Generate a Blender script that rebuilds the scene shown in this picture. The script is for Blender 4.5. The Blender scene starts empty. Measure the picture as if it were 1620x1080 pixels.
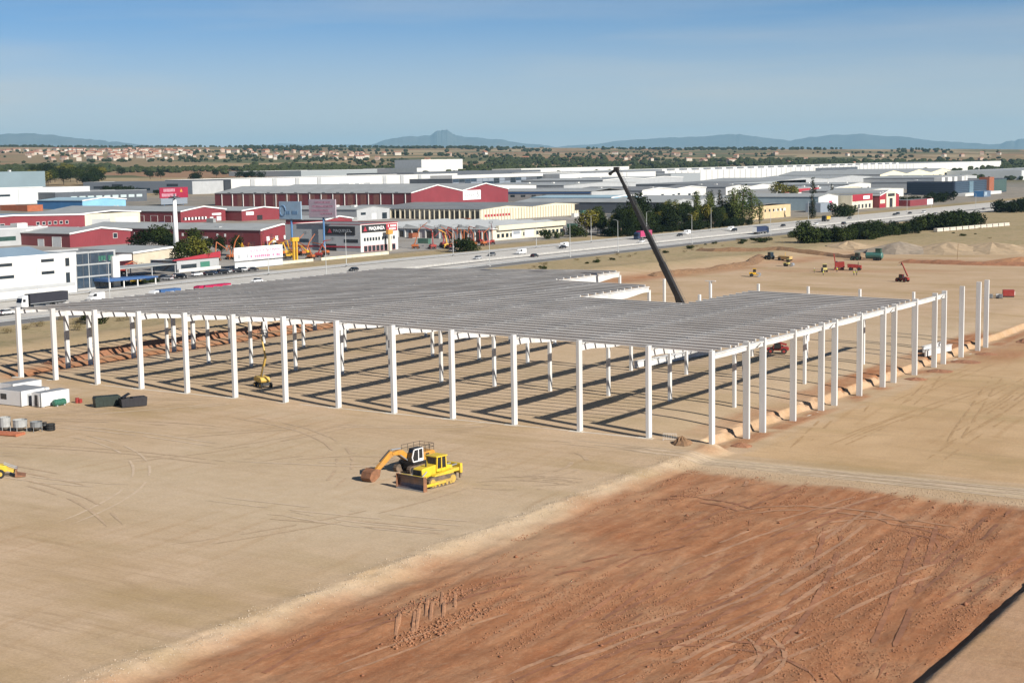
import bpy, bmesh, math, random
import numpy as np
from mathutils import Vector, Matrix

SC = bpy.context.scene
R = math.radians
# ------------------------------------------------------------------ camera
CAM = Vector((96.0536, -198.6321, 41.3073))
F_PX, PITCH, ROLL, YAW = 2406.03, 0.1176, -0.0159, -0.582
fw = Vector((math.sin(YAW)*math.cos(PITCH), math.cos(YAW)*math.cos(PITCH), -math.sin(PITCH)))
rt = Vector((math.cos(YAW), -math.sin(YAW), 0)); up = rt.cross(fw)
rt, up = rt*math.cos(ROLL)+up*math.sin(ROLL), up*math.cos(ROLL)-rt*math.sin(ROLL)
cd = bpy.data.cameras.new('camera'); cam = bpy.data.objects.new('camera', cd)
SC.collection.objects.link(cam)
M = Matrix((rt, up, -fw)).transposed().to_4x4(); M.translation = CAM
cam.matrix_world = M
cd.sensor_width = 36; cd.lens = F_PX/1620*36; cd.clip_start = 1; cd.clip_end = 120000
SC.camera = cam
# ------------------------------------------------------------------ light
SUN_EL, SUN_DIR = 29.0, Vector((math.cos(R(13)), -math.sin(R(13)), 0))      # horizontal direction towards the sun
world = bpy.data.worlds.new('World'); SC.world = world; world.use_nodes = True
wn = world.node_tree; wn.nodes.clear()
sky = wn.nodes.new('ShaderNodeTexSky'); sky.sky_type = 'NISHITA'; sky.sun_disc = False
sky.sun_elevation = R(SUN_EL); sky.sun_rotation = math.atan2(SUN_DIR.x, SUN_DIR.y)
sky.altitude = 650; sky.air_density = 0.62; sky.dust_density = 0.0; sky.ozone_density = 7.0
bg = wn.nodes.new('ShaderNodeBackground'); bg.inputs['Strength'].default_value = 0.05
wo = wn.nodes.new('ShaderNodeOutputWorld')
# thin veils of high cloud, laid on the dome by direction
tc = wn.nodes.new('ShaderNodeTexCoord'); mp = wn.nodes.new('ShaderNodeMapping')
mp.inputs['Rotation'].default_value = (0, 0, 0.5); mp.inputs['Scale'].default_value = (1.0, 1.6, 16.0)
nz = wn.nodes.new('ShaderNodeTexNoise'); nz.inputs['Scale'].default_value = 1.7; nz.inputs['Detail'].default_value = 6; nz.inputs['Roughness'].default_value = .55
rp = wn.nodes.new('ShaderNodeMapRange'); rp.inputs['From Min'].default_value = .48; rp.inputs['From Max'].default_value = .7
rp.inputs['To Min'].default_value = 0; rp.inputs['To Max'].default_value = .27
mx = wn.nodes.new('ShaderNodeMix'); mx.data_type = 'RGBA'; mx.inputs['B'].default_value = (8.9, 8.4, 7.5, 1)
wn.links.new(tc.outputs['Generated'], mp.inputs['Vector']); wn.links.new(mp.outputs[0], nz.inputs['Vector'])
sx = wn.nodes.new('ShaderNodeSeparateXYZ'); wn.links.new(tc.outputs['Generated'], sx.inputs[0])
lo = wn.nodes.new('ShaderNodeMapRange'); lo.interpolation_type = 'SMOOTHSTEP'; lo.inputs['From Min'].default_value = .0; lo.inputs['From Max'].default_value = .11
lo.inputs['To Min'].default_value = .85; lo.inputs['To Max'].default_value = 0; wn.links.new(sx.outputs[2], lo.inputs['Value'])     # milky air low over the whole horizon
ad = wn.nodes.new('ShaderNodeMath'); ad.operation = 'ADD'; ad.use_clamp = True
wn.links.new(nz.outputs['Fac'], rp.inputs['Value']); wn.links.new(rp.outputs[0], ad.inputs[0]); wn.links.new(lo.outputs[0], ad.inputs[1]); wn.links.new(ad.outputs[0], mx.inputs['Factor'])
tn = wn.nodes.new('ShaderNodeMix'); tn.data_type = 'RGBA'; tn.blend_type = 'MULTIPLY'; tn.inputs['Factor'].default_value = 1; tn.inputs['B'].default_value = (.92, 1.09, 1.07, 1)
wn.links.new(sky.outputs[0], tn.inputs['A']); wn.links.new(tn.outputs['Result'], mx.inputs['A']); wn.links.new(mx.outputs['Result'], bg.inputs['Color'])
wn.links.new(bg.outputs[0], wo.inputs['Surface'])
sl = bpy.data.lights.new('sun', 'SUN'); sl.energy = 5.0; sl.angle = R(.53); sl.color = (1.0, .945, .86)
so = bpy.data.objects.new('sun', sl); SC.collection.objects.link(so)
sv = Vector((SUN_DIR.x*math.cos(R(SUN_EL)), SUN_DIR.y*math.cos(R(SUN_EL)), math.sin(R(SUN_EL))))
so.rotation_euler = sv.to_track_quat('Z', 'Y').to_euler(); so.location = (200, -200, 300)
vs = SC.view_settings; vs.view_transform = 'Standard'; vs.look = 'None'; vs.gamma = 1; vs.exposure = 0.66
vs.use_curve_mapping = False
SC.cycles.use_denoising = True; SC.cycles.max_bounces = 6; SC.cycles.volume_bounces = 0
SC.cycles.diffuse_bounces = 1; SC.cycles.transparent_max_bounces = 8

# ------------------------------------------------------------------ helpers
COL = SC.collection
def tag(o, label=None, cat=None, group=None, kind=None):
    if label: o['label'] = label
    if cat: o['category'] = cat
    if group: o['group'] = group
    if kind: o['kind'] = kind
    return o
def empty(name, loc=(0, 0, 0), rz=0, label=None, cat=None, group=None):
    o = bpy.data.objects.new(name, None); COL.objects.link(o); o.empty_display_size = .1
    o.location = loc; o.rotation_euler = (0, 0, rz)
    return tag(o, label, cat, group)
def link(name, me, parent=None, loc=None):
    o = bpy.data.objects.new(name, me); COL.objects.link(o)
    if parent is not None: o.parent = parent
    if loc is not None: o.location = loc
    return o
def copy_tree(o, parent=None):
    c = o.copy(); COL.objects.link(c); c.parent = parent
    for ch in list(o.children): copy_tree(ch, c)
    return c
class MB:
    """collects boxes, prisms, bars and lathes, then becomes ONE mesh object"""
    def __init__(s): s.v = []; s.f = []
    def add(s, vs_, fs_):
        b = len(s.v); s.v += [tuple(p) for p in vs_]; s.f += [tuple(i+b for i in f) for f in fs_]; return s
    def box(s, c, d, rz=0, ry=0, rx=0):
        m = Matrix.Rotation(rz, 3, 'Z') @ Matrix.Rotation(ry, 3, 'Y') @ Matrix.Rotation(rx, 3, 'X')
        vs_ = [m @ Vector((x*d[0]/2, y*d[1]/2, z*d[2]/2)) + Vector(c) for x in (-1, 1) for y in (-1, 1) for z in (-1, 1)]
        return s.add(vs_, [(0, 1, 3, 2), (4, 6, 7, 5), (0, 4, 5, 1), (2, 3, 7, 6), (0, 2, 6, 4), (1, 5, 7, 3)])
    def bb(s, x0, x1, y0, y1, z0, z1): return s.box(((x0+x1)/2, (y0+y1)/2, (z0+z1)/2), (abs(x1-x0), abs(y1-y0), abs(z1-z0)))
    def bar(s, a, b, w, h=None, w2=None, h2=None):
        """rectangular bar from a to b, may taper"""
        a, b = Vector(a), Vector(b); h = h or w; w2 = w2 or w; h2 = h2 or h
        d = (b-a).normalized(); side = d.cross(Vector((0, 0, 1)))
        if side.length < 1e-3: side = Vector((1, 0, 0))
        side.normalize(); u = side.cross(d)
        vs_ = [p+side*sx*ww/2+u*sz*hh/2 for p, ww, hh in ((a, w, h), (b, w2, h2)) for sx, sz in ((-1, -1), (1, -1), (1, 1), (-1, 1))]
        return s.add(vs_, [(3, 2, 1, 0), (4, 5, 6, 7), (0, 1, 5, 4), (1, 2, 6, 5), (2, 3, 7, 6), (3, 0, 4, 7)])
    def tube(s, pts, r, n=6, cap=True):
        pts = [Vector(p) for p in pts]; rs = r if isinstance(r, (list, tuple)) else [r]*len(pts); b = len(s.v)
        for i, p in enumerate(pts):
            d = (pts[min(i+1, len(pts)-1)]-pts[max(i-1, 0)]).normalized()
            side = d.cross(Vector((0, 0, 1)))
            if side.length < 1e-3: side = Vector((1, 0, 0))
            side.normalize(); u = side.cross(d)
            s.v += [tuple(p+(side*math.cos(2*math.pi*k/n)+u*math.sin(2*math.pi*k/n))*rs[i]) for k in range(n)]
        for i in range(len(pts)-1):
            for k in range(n): s.f.append((b+i*n+k, b+i*n+(k+1) % n, b+(i+1)*n+(k+1) % n, b+(i+1)*n+k))
        if cap:
            s.f.append(tuple(b+k for k in range(n))[::-1]); e = b+(len(pts)-1)*n; s.f.append(tuple(e+k for k in range(n)))
        return s
    def prism(s, prof, a0, a1, axis='y'):
        """closed outline extruded along an axis; outline in the two other axes"""
        n = len(prof)
        def P(p, t): return (t, p[0], p[1]) if axis == 'x' else (p[0], t, p[1]) if axis == 'y' else (p[0], p[1], t)
        vs_ = [P(p, a0) for p in prof]+[P(p, a1) for p in prof]
        fs_ = [tuple(range(n))[::-1], tuple(range(n, 2*n))]+[(i, (i+1) % n, n+(i+1) % n, n+i) for i in range(n)]
        return s.add(vs_, fs_)
    def wheel(s, c, r, w, axis='y', n=14):
        prof = [(math.cos(2*math.pi*k/n)*r, math.sin(2*math.pi*k/n)*r) for k in range(n)]
        if axis == 'y': return s.prism([(c[0]+p[0], c[2]+p[1]) for p in prof], c[1]-w/2, c[1]+w/2, 'y')
        return s.prism([(c[1]+p[0], c[2]+p[1]) for p in prof], c[0]-w/2, c[0]+w/2, 'x')
    def mesh(s, name, mat=None, smooth=False, fix=True):
        me = bpy.data.meshes.new(name); me.from_pydata(s.v, [], s.f)
        if fix:
            bm = bmesh.new(); bm.from_mesh(me); bmesh.ops.recalc_face_normals(bm, faces=bm.faces); bm.to_mesh(me); bm.free()
        if mat: me.materials.append(mat)
        if smooth: me.shade_smooth()
        me.update(); return me
    def build(s, name, mat=None, parent=None, loc=None, bevel=0, smooth=False):
        o = link(name, s.mesh(name, mat, smooth), parent, loc)
        if bevel:
            md = o.modifiers.new('bevel', 'BEVEL'); md.width = bevel; md.segments = 2; md.limit_method = 'ANGLE'
        return o
# ------------------------------------------------------------------ materials
MATS = {}
def mat(name, col, rough=.7, var=.12, scale=1.5, metal=0, bump=0, dirt=None, dirt_amt=.35, streak=False, spec=.5, emit=None):
    """procedural paint / concrete / metal: base colour broken by two sizes of noise, optional dirt colour and rain streaks"""
    if name in MATS: return MATS[name]
    m = bpy.data.materials.new(name); m.use_nodes = True; nt = m.node_tree; N = nt.nodes; L = nt.links
    b = N['Principled BSDF']; b.inputs['Roughness'].default_value = rough; b.inputs['Metallic'].default_value = metal
    b.inputs['Specular IOR Level'].default_value = spec
    t = N.new('ShaderNodeTexCoord'); mpn = N.new('ShaderNodeMapping')
    L.new(t.outputs['Object'], mpn.inputs['Vector'])
    if streak: mpn.inputs['Scale'].default_value = (1, 1, .12)
    n1 = N.new('ShaderNodeTexNoise'); n1.inputs['Scale'].default_value = scale; n1.inputs['Detail'].default_value = 5; n1.inputs['Roughness'].default_value = .6
    L.new(mpn.outputs[0], n1.inputs['Vector'])
    hv = N.new('ShaderNodeMapRange'); hv.inputs['From Min'].default_value = .3; hv.inputs['From Max'].default_value = .7
    hv.inputs['To Min'].default_value = 1-var; hv.inputs['To Max'].default_value = 1+var
    L.new(n1.outputs['Fac'], hv.inputs['Value'])
    mu = N.new('ShaderNodeMix'); mu.data_type = 'RGBA'; mu.blend_type = 'MULTIPLY'; mu.inputs['Factor'].default_value = 1
    mu.inputs['A'].default_value = (*col, 1); L.new(hv.outputs[0], mu.inputs['B'])
    out = mu.outputs['Result']
    if dirt:
        n2 = N.new('ShaderNodeTexNoise'); n2.inputs['Scale'].default_value = scale*.45; n2.inputs['Detail'].default_value = 6
        L.new(mpn.outputs[0], n2.inputs['Vector'])
        d = N.new('ShaderNodeMapRange'); d.inputs['From Min'].default_value = .45; d.inputs['From Max'].default_value = .75; d.inputs['To Max'].default_value = dirt_amt
        L.new(n2.outputs['Fac'], d.inputs['Value'])
        m2 = N.new('ShaderNodeMix'); m2.data_type = 'RGBA'; L.new(d.outputs[0], m2.inputs['Factor'])
        L.new(out, m2.inputs['A']); m2.inputs['B'].default_value = (*dirt, 1); out = m2.outputs['Result']
    L.new(out, b.inputs['Base Color'])
    if bump:
        bn = N.new('ShaderNodeBump'); bn.inputs['Strength'].default_value = bump; bn.inputs['Distance'].default_value = .05
        L.new(n1.outputs['Fac'], bn.inputs['Height']); L.new(bn.outputs[0], b.inputs['Normal'])
    if emit: b.inputs['Emission Color'].default_value = (*emit, 1); b.inputs['Emission Strength'].default_value = 1
    MATS[name] = m; return m
def glass(name='window_glass', col=(.02, .03, .04)):
    if name in MATS: return MATS[name]
    return mat(name, col, .12, .25, .6, spec=.8)
def ribbed(name, col, period=.9, axis=0, depth=.35, rough=.5, var=.1, dirt=None):
    """profiled metal sheet: a wave bump across one object axis"""
    if name in MATS: return MATS[name]
    m = mat(name, col, rough, var, .12, dirt=dirt, dirt_amt=.3); N, L = m.node_tree.nodes, m.node_tree.links
    t = N.new('ShaderNodeTexCoord'); w = N.new('ShaderNodeTexWave'); w.wave_type = 'BANDS'; w.bands_direction = 'XYZ'[axis]
    w.inputs['Scale'].default_value = 2*math.pi/period/20; L.new(t.outputs['Object'], w.inputs['Vector'])
    bn = N.new('ShaderNodeBump'); bn.inputs['Strength'].default_value = depth; bn.inputs['Distance'].default_value = .06
    L.new(w.outputs['Fac'], bn.inputs['Height']); L.new(bn.outputs[0], N['Principled BSDF'].inputs['Normal'])
    return m
# value noise for heights and masks
def _hash(ix, iy, seed):
    h = (ix.astype(np.int64)*374761393+iy.astype(np.int64)*668265263+seed*1442695041) & 0xffffffff
    h = ((h ^ (h >> 13))*1274126177) & 0xffffffff
    return ((h ^ (h >> 16)) & 0xffff)/65535.0
def vnoise(x, y, seed=0):
    ix, iy = np.floor(x), np.floor(y); fx, fy = x-ix, y-iy
    fx = fx*fx*(3-2*fx); fy = fy*fy*(3-2*fy)
    a, b = _hash(ix, iy, seed), _hash(ix+1, iy, seed); c, d = _hash(ix, iy+1, seed), _hash(ix+1, iy+1, seed)
    return (a*(1-fx)+b*fx)*(1-fy)+(c*(1-fx)+d*fx)*fy
def fbm(x, y, seed=0, octv=4):
    s = 0; a = .5; t = 0
    for k in range(octv): s = s+a*vnoise(x*2**k, y*2**k, seed+k*17); t += a; a *= .5
    return s/t
def ss(a, b, t):
    t = np.clip((t-a)/(b-a), 0, 1); return t*t*(3-2*t)
# ------------------------------------------------------------------ terrain
def highway_x(y):
    y = np.asarray(y, float)
    return -262+(np.clip(y-430, 0, None)/560)**1.6*36
def bank_x(y):
    y = np.asarray(y, float)
    return -157+ss(230, 420, y)*20
def zf(x, y):
    D = np.hypot(x-96, y+199)
    z = 2+.02*np.clip(-x-300, 0, None)-.004*np.clip(y-300, 0, None)
    rise = 52*ss(2900, 8200, D)+(fbm(x/1700, y/1700, 5, 3)-.5)*26*ss(2600, 5200, D)+(fbm(x/420, y/420, 8, 3)-.5)*7*ss(1500, 2800, D)
    return z+rise-ss(9500, 16000, D)*60
def near_z(x, y, rough=True):
    """levels of the building site"""
    pad = np.full_like(x, .45)
    # trench in front of the front row, yard before it
    yard = -.22-.1*ss(-10, -60, y)
    zl = yard+(0-yard)*ss(-3.0, -1.2, y)
    zl = zl+(pad-zl)*ss(.2, 7, y)
    # trench along the left and red cut strip
    zr = np.full_like(x, -1.22)
    pits = np.zeros_like(x)
    for ry in (12, 18, 30, 42, 48, 60, 72, 78, 90, 102, 108, 120, 132, 138): pits = np.maximum(pits, ss(.95, .6, abs(y-ry+.6))*ss(-3.7, -3.2, x))
    zl = zl-.5*ss(-16, -3, x)*ss(2, 8, y)
    z = zl+(zr-zl)*np.where(y > 1.0, np.maximum(ss(-2.7, -2.0, x+(fbm(y/3.1, y*0+.3, 14, 4)-.5)*1.5+(fbm(x/.9, y/.9, 15, 3)-.5)*.5), .7*pits), ss(-2.5, 3.5, x))
    # road and lower red field
    road = -1.05; field = -.98
    zr2 = np.where(y > -3, zr, zr+(road-zr)*ss(-2, -4, y))
    zr2 = zr2+(field-zr2)*ss(-11.5, -16, y)
    emb = ss(-.6, 3.6, x+(fbm(y/4, y*0+.7, 19, 3)-.5)*2)
    z = np.where(y < 1.0, zl*(1-emb)+zr2*emb, z)
    z = z+.85*ss(58.3, 58.75, x+(fbm(y/3, y*0+.5, 12, 3)-.5)*.8)*ss(-14, -20, y)
    if rough:
        fld = emb*ss(-13, -17, y)*(1-ss(57.5, 58.2, x))
        ang = .06; u = x*math.cos(ang)+y*math.sin(ang)
        fur = fbm(u/1.1, y/26, 31, 3)-.5
        lump = fbm(x/2.2, y/2.2, 33, 4)-.5
        z = z+fld*(fur*.24+lump*.30+(fbm(x/14, y/14, 35, 3)-.5)*.6)
        inn = ss(.5, 2, y)*ss(0, -3, x)
        z = z+(1-fld)*(1-.8*inn)*((fbm(x/9, y/9, 37, 3)-.5)*.14+(fbm(x/1.6, y/1.6, 38, 3)-.5)*.06)
        edge = np.exp(-((x-.0)/1.3)**2)*ss(-6, -14, y)
        z = z+edge*(fbm(x/1.2, y/1.2, 41, 3)-.3)*.35
    return z
MOUNDS = [(-175, 98, 12, 16, 3.2), (-170, 60, 9, 14, 1.6)]
def zt(x, y, rough=True):
    x = np.asarray(x, float); y = np.asarray(y, float)
    far = zf(x, y); near = near_z(x, y, rough)
    # behind the shed the site is a wide flat of earth, a bit lower than the highway
    bx = bank_x(y)
    m = ss(bx-24, bx+2, x)*(1-ss(470, 520, y))*(1-ss(240, 330, x))
    # ditch and little cut bank at its left and back edge
    z = far*(1-m)+near*m
    z = z+.9*np.exp(-((x-(bx-26))/7)**2)*(fbm(x/15, y/22, 50, 3))*(1-ss(440, 500, y))*ss(-260, -120, y)
    z = z-.7*np.exp(-((x+154.5)/1.6)**2)*ss(-4, 2, y)*(1-ss(125, 150, y))
    for mx_, my_, rx_, ry_, h_ in MOUNDS:
        q = np.sqrt(((x-mx_)/rx_)**2+((y-my_)/ry_)**2)
        z = z+h_*np.clip(1-q, 0, 1)**1.15*(.85+.3*fbm(x/5, y/5, 61, 2))
    return z
def gz(x, y): return float(zt(np.array([float(x)]), np.array([float(y)]))[0])

def axis_lines(fine, start_lo, step_lo, lo, step_hi, hi, g=1.045):
    a = list(fine); s = step_lo; x = a[0]
    left = []
    while x > lo: s *= g; x -= s; left.append(x)
    s = step_hi; x = a[-1]; right = []
    while x < hi: s *= g; x += s; right.append(x)
    return np.array(left[::-1]+a+right)
fx = list(np.arange(-164, -12, 1.0))+list(np.arange(-12, -6, .5))+list(np.arange(-6, 1, .25))+list(np.arange(1, 66, .5)); fy = list(np.arange(-132, 8, .5))+list(np.arange(8, 150, 1.3))
gx = axis_lines(fx, None, 1.0, -42000, .6, 9000); gy = axis_lines(fy, None, .6, -700, 1.4, 45000)
for k in (-300.0, ): gx[np.argmin(abs(gx-k))] = k
gy[np.argmin(abs(gy-300))] = 300.0
GX, GY = np.meshgrid(gx, gy, indexing='ij')
X, Y = GX.ravel(), GY.ravel(); Z = zt(X, Y)
nx_, ny_ = len(gx), len(gy)
idx = np.arange(nx_*ny_).reshape(nx_, ny_)
quads = np.stack([idx[:-1, :-1], idx[1:, :-1], idx[1:, 1:], idx[:-1, 1:]], -1).reshape(-1, 4)
gme = bpy.data.meshes.new('ground'); gme.vertices.add(len(X)); gme.vertices.foreach_set('co', np.stack([X, Y, Z], -1).astype(np.float32).ravel())
gme.loops.add(quads.size); gme.loops.foreach_set('vertex_index', quads.ravel().astype(np.int32))
gme.polygons.add(len(quads)); gme.polygons.foreach_set('loop_start', np.arange(0, quads.size, 4, dtype=np.int32))
gme.polygons.foreach_set('use_smooth', np.ones(len(quads), dtype=bool))
gme.update(calc_edges=True)
# soil masks: R red clay and the darkened bank face, G pale stone dust, B dry grass / land, A tracks
cl = lambda v: np.clip(v, 0, 1)
emb = ss(-.5, 6.0, X+(fbm(X/3, Y/8, 77)-.5)*5)
n5, n20, n60 = fbm(X/5, Y/5, 71), fbm(X/20, Y/20, 72), fbm(X/60, Y/60, 73)
fieldm = emb*ss(-13.5, -17.5, Y+(n5-.5)*5)*(1-ss(58.0, 58.6, X))
red = fieldm*cl(.86+.25*ss(5, 40, X)+(n20-.5)*1.0)
red = np.maximum(red, ss(-9.5, -6.5, X+(n5-.5)*3)*(1-ss(-3.2, -2.6, X))*ss(2, 6, Y)*(1-ss(150, 160, Y))*cl(.6+(n20-.5)*2))      # strip along the right row
red = np.maximum(red, .25*ss(-3.4, -2.9, X)*(1-ss(-1.7, -1.2, X))*ss(2, 4, Y))  # cut bank tinted darker to hold back the sunlight on its face
red = np.maximum(red, ss(-2, 0, X)*(1-ss(1.5, 3.0, X))*ss(-8, 0, Y)*cl((n5-.42)*5)*.8)                                  # spoil at the footings
red = np.maximum(red, np.exp(-((X+155)/4.2)**2)*ss(-6, 3, Y)*(1-ss(150, 170, Y)))                                          # red cut at the left
red = np.maximum(red, ss(bank_x(Y)-14, bank_x(Y)-1, X)*(1-ss(bank_x(Y)+2, bank_x(Y)+14, X))*ss(120, 160, Y)*(1-ss(360, 470, Y))*cl(.2+(n20-.4)*2))
red = np.maximum(red, ss(58.6, 59.2, X)*ss(-14, -18, Y)*.45)
red = np.maximum(red, .55*np.exp(-((Y-384-8*(n60-.5))/7)**2)*ss(-140, -110, X)*(1-ss(60, 100, X)))
red = np.maximum(red, .45*np.exp(-((Y-330-.3*(X+80))/6)**2)*ss(-150, -120, X)*(1-ss(-80, -60, X)))
red = np.maximum(red, ss(-1, 4, X)*ss(100, 130, Y)*(1-ss(9, 14, X))*(1-ss(260, 300, Y))*cl(.2+(n20-.35)*1.5))
pale = .6*cl(.4+(n5-.35)*2.2)*np.exp(-((X-.5-(n5-.5)*3.5)/1.3)**2)*ss(-9, -13, Y)                                                                   # crushed stone on the edge
pale = np.maximum(pale, .55*ss(-2, -9, X)*ss(1, 4, Y)*(1-ss(150, 200, Y))*ss(-152, -148, X)*cl(.5+(n20-.3)))
pale = np.maximum(pale, (1-emb)*ss(-5, -40, Y)*cl(.25+(n60-.45)*2.2)*.8)
pale = np.maximum(pale, ss(-2, 2, X)*np.exp(-((Y+7.6-.02*X)/2.9)**4)*1.0)                                                        # haul road
pale = np.maximum(pale, np.exp(-((Y+7.5)/4.5)**2)*(1-emb)*.5*cl((n20-.2)*2))
land = 1-ss(bank_x(Y)-30, bank_x(Y)-8, X+(n20-.5)*14)*(1-ss(462, 500, Y+(n20-.5)*40))*(1-ss(230, 300, X))
D_ = np.hypot(X-96, Y+199)
tracks = (1-emb)*ss(0, -8, Y)*.6+emb*ss(-3, 0, Y)*.8
att = gme.color_attributes.new('soil', 'FLOAT_COLOR', 'POINT')
att.data.foreach_set('color', np.stack([cl(red), cl(pale), cl(land), cl(tracks)], -1).astype(np.float32).ravel())

def ground_material():
    m = bpy.data.materials.new('site_earth'); m.use_nodes = True; nt = m.node_tree; N, L = nt.nodes, nt.links
    b = N['Principled BSDF']; b.inputs['Roughness'].default_value = .95; b.inputs['Specular IOR Level'].default_value = .1
    at_ = N.new('ShaderNodeAttribute'); at_.attribute_name = 'soil'
    sep = N.new('ShaderNodeSeparateColor'); L.new(at_.outputs['Color'], sep.inputs[0])
    geo = N.new('ShaderNodeNewGeometry')
    def noise(scale, sc3=(1, 1, 1), det=5, rough=.6, rot=0, off=0):
        mp_ = N.new('ShaderNodeMapping'); mp_.inputs['Scale'].default_value = sc3; mp_.inputs['Rotation'].default_value = (0, 0, rot)
        mp_.inputs['Location'].default_value = (off, off*.7, 0)
        L.new(geo.outputs['Position'], mp_.inputs['Vector'])
        n = N.new('ShaderNodeTexNoise'); n.inputs['Scale'].default_value = scale; n.inputs['Detail'].default_value = det; n.inputs['Roughness'].default_value = rough
        L.new(mp_.outputs[0], n.inputs['Vector']); return n.outputs['Fac']
    def rng(v, a, b_, c, d):
        r_ = N.new('ShaderNodeMapRange'); r_.inputs['From Min'].default_value = a; r_.inputs['From Max'].default_value = b_
        r_.inputs['To Min'].default_value = c; r_.inputs['To Max'].default_value = d; L.new(v, r_.inputs['Value']); return r_.outputs[0]
    def math_(op, a, b_):
        n = N.new('ShaderNodeMath'); n.operation = op
        for i, v in enumerate((a, b_)):
            if isinstance(v, (int, float)): n.inputs[i].default_value = v
            else: L.new(v, n.inputs[i])
        return n.outputs[0]
    def mixc(fac, a, b_, mode='MIX'):
        n = N.new('ShaderNodeMix'); n.data_type = 'RGBA'; n.blend_type = mode
        for k, v in (('Factor', fac), ('A', a), ('B', b_)):
            if isinstance(v, (int, float)): n.inputs[k].default_value = v
            elif isinstance(v, tuple): n.inputs[k].default_value = (*v, 1)
            else: L.new(v, n.inputs[k])
        return n.outputs['Result']
    streak = noise(.8, (1, .11, 1), 8, .7, -.06)            # tyre and blade lines running with the embankment
    streak2 = noise(.5, (.1, 1.1, 1), 5, .65, .12, 30)           # lines across, in the yard and on the pad
    patch = noise(.07, (1, 1, 1), 6, .62); fine = noise(3.2, (1, 1, 1), 6, .7); clump = noise(1.1, (1, .7, 1), 7, .75, 0, 11); mid = noise(.45, (1, 1, 1), 6, .65)
    tan = mixc(rng(patch, .35, .68, 0, 1), (.50, .365, .245), (.43, .305, .185))
    tan = mixc(math_('MULTIPLY', rng(streak2, .45, .7, 0, .45), 1), tan, (.34, .235, .13))
    tan = mixc(math_('MULTIPLY', rng(streak, .5, .75, 0, .5), at_.outputs['Alpha']), tan, (.33, .22, .11))
    warm = mixc(rng(patch, .35, .68, 0, 1), (.50, .342, .195), (.42, .277, .148)); tan = mixc(rng(at_.outputs['Alpha'], .6, .8, 0, .85), tan, warm)
    oli = noise(.045, (.45, 1.2, 1), 6, .65, .2, 90); tan = mixc(rng(oli, .5, .66, 0, .65), tan, (.33, .235, .115))
    ruts = noise(.9, (.06, 1, 1), 6, .7, .35, 55); tan = mixc(rng(ruts, .56, .66, 0, .35), tan, (.28, .195, .115))
    pale = mixc(rng(mid, .3, .7, 0, 1), (.52, .415, .295), (.46, .355, .235))
    redc = mixc(rng(streak, .3, .72, 0, 1), (.285, .112, .05), (.385, .195, .10))
    redc = mixc(rng(patch, .52, .74, 0, .6), redc, (.42, .28, .17))
    redc = mixc(rng(mid, .55, .8, 0, .5), redc, (.26, .108, .052))
    redc = mixc(rng(clump, .52, .72, 0, .45), redc, (.235, .10, .05)); redc = mixc(rng(clump, .48, .3, 0, .5), redc, (.44, .26, .155))
    site = mixc(sep.outputs[1], tan, pale)
    # wheel tracks: pairs of thin curving lines where the ground was driven over
    def trackline(rot, off, scale, dist, lo_):
        mp_ = N.new('ShaderNodeMapping'); mp_.inputs['Rotation'].default_value = (0, 0, rot); mp_.inputs['Location'].default_value = (off, off, 0); L.new(geo.outputs['Position'], mp_.inputs['Vector'])
        w_ = N.new('ShaderNodeTexWave'); w_.wave_type = 'BANDS'; w_.bands_direction = 'Y'; w_.inputs['Scale'].default_value = scale; w_.inputs['Distortion'].default_value = dist; w_.inputs['Detail'].default_value = 2.5; w_.inputs['Detail Scale'].default_value = .12; w_.inputs['Detail Roughness'].default_value = .35
        L.new(mp_.outputs[0], w_.inputs['Vector']); gate = noise(.035, (1, 1, 1), 3, .5, rot, off); fray = noise(1.7, (1, 1, 1), 4, .7, 0, off)
        return math_('MULTIPLY', math_('MULTIPLY', rng(w_.outputs['Fac'], .80, .97, 0, 1), rng(gate, lo_, lo_+.12, 0, 1)), rng(fray, .35, .6, .15, 1))
    tr1 = trackline(.12, 3, .05, 34, .52); tr2 = trackline(-.5, 41, .04, 40, .54); tr3 = trackline(1.45, 77, .08, 26, .5)
    trk = math_('MAXIMUM', tr1, tr2)
    site = mixc(math_('MULTIPLY', trk, .25), site, (.29, .195, .115))
    site = mixc(math_('MULTIPLY', math_('MULTIPLY', tr3, at_.outputs['Alpha']), .5), site, (.32, .19, .085))
    redc = mixc(math_('MULTIPLY', tr3, .45), redc, (.46, .28, .17)); redc = mixc(math_('MULTIPLY', tr2, .5), redc, (.19, .07, .03))
    redf = math_('MULTIPLY', sep.outputs[0], rng(fine, .2, .6, .88, 1.05))
    site = mixc(redf, site, redc)
    # open land: dry grass, scrub, then a quilt of fields further out
    vor = N.new('ShaderNodeTexVoronoi'); vor.feature = 'F1'; vor.inputs['Scale'].default_value = .0042
    vm = N.new('ShaderNodeMapping'); vm.inputs['Scale'].default_value = (1, .55, 1); vm.inputs['Rotation'].default_value = (0, 0, .6)
    L.new(geo.outputs['Position'], vm.inputs['Vector']); L.new(vm.outputs[0], vor.inputs['Vector'])
    sv_ = N.new('ShaderNodeSeparateColor'); L.new(vor.outputs['Color'], sv_.inputs[0])
    cr = N.new('ShaderNodeValToRGB'); L.new(sv_.outputs[0], cr.inputs[0]); e = cr.color_ramp; e.interpolation = 'CONSTANT'
    cols = [(0, (.22, .155, .085)), (.22, (.30, .21, .115)), (.4, (.115, .105, .05)), (.55, (.26, .14, .08)), (.7, (.07, .085, .035)), (.82, (.33, .25, .15))]
    while len(e.elements) < len(cols): e.elements.new(.5)
    for el, (p, c) in zip(e.elements, cols): el.position = p; el.color = (*c, 1)
    pos = N.new('ShaderNodeSeparateXYZ'); L.new(geo.outputs['Position'], pos.inputs[0])
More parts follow.
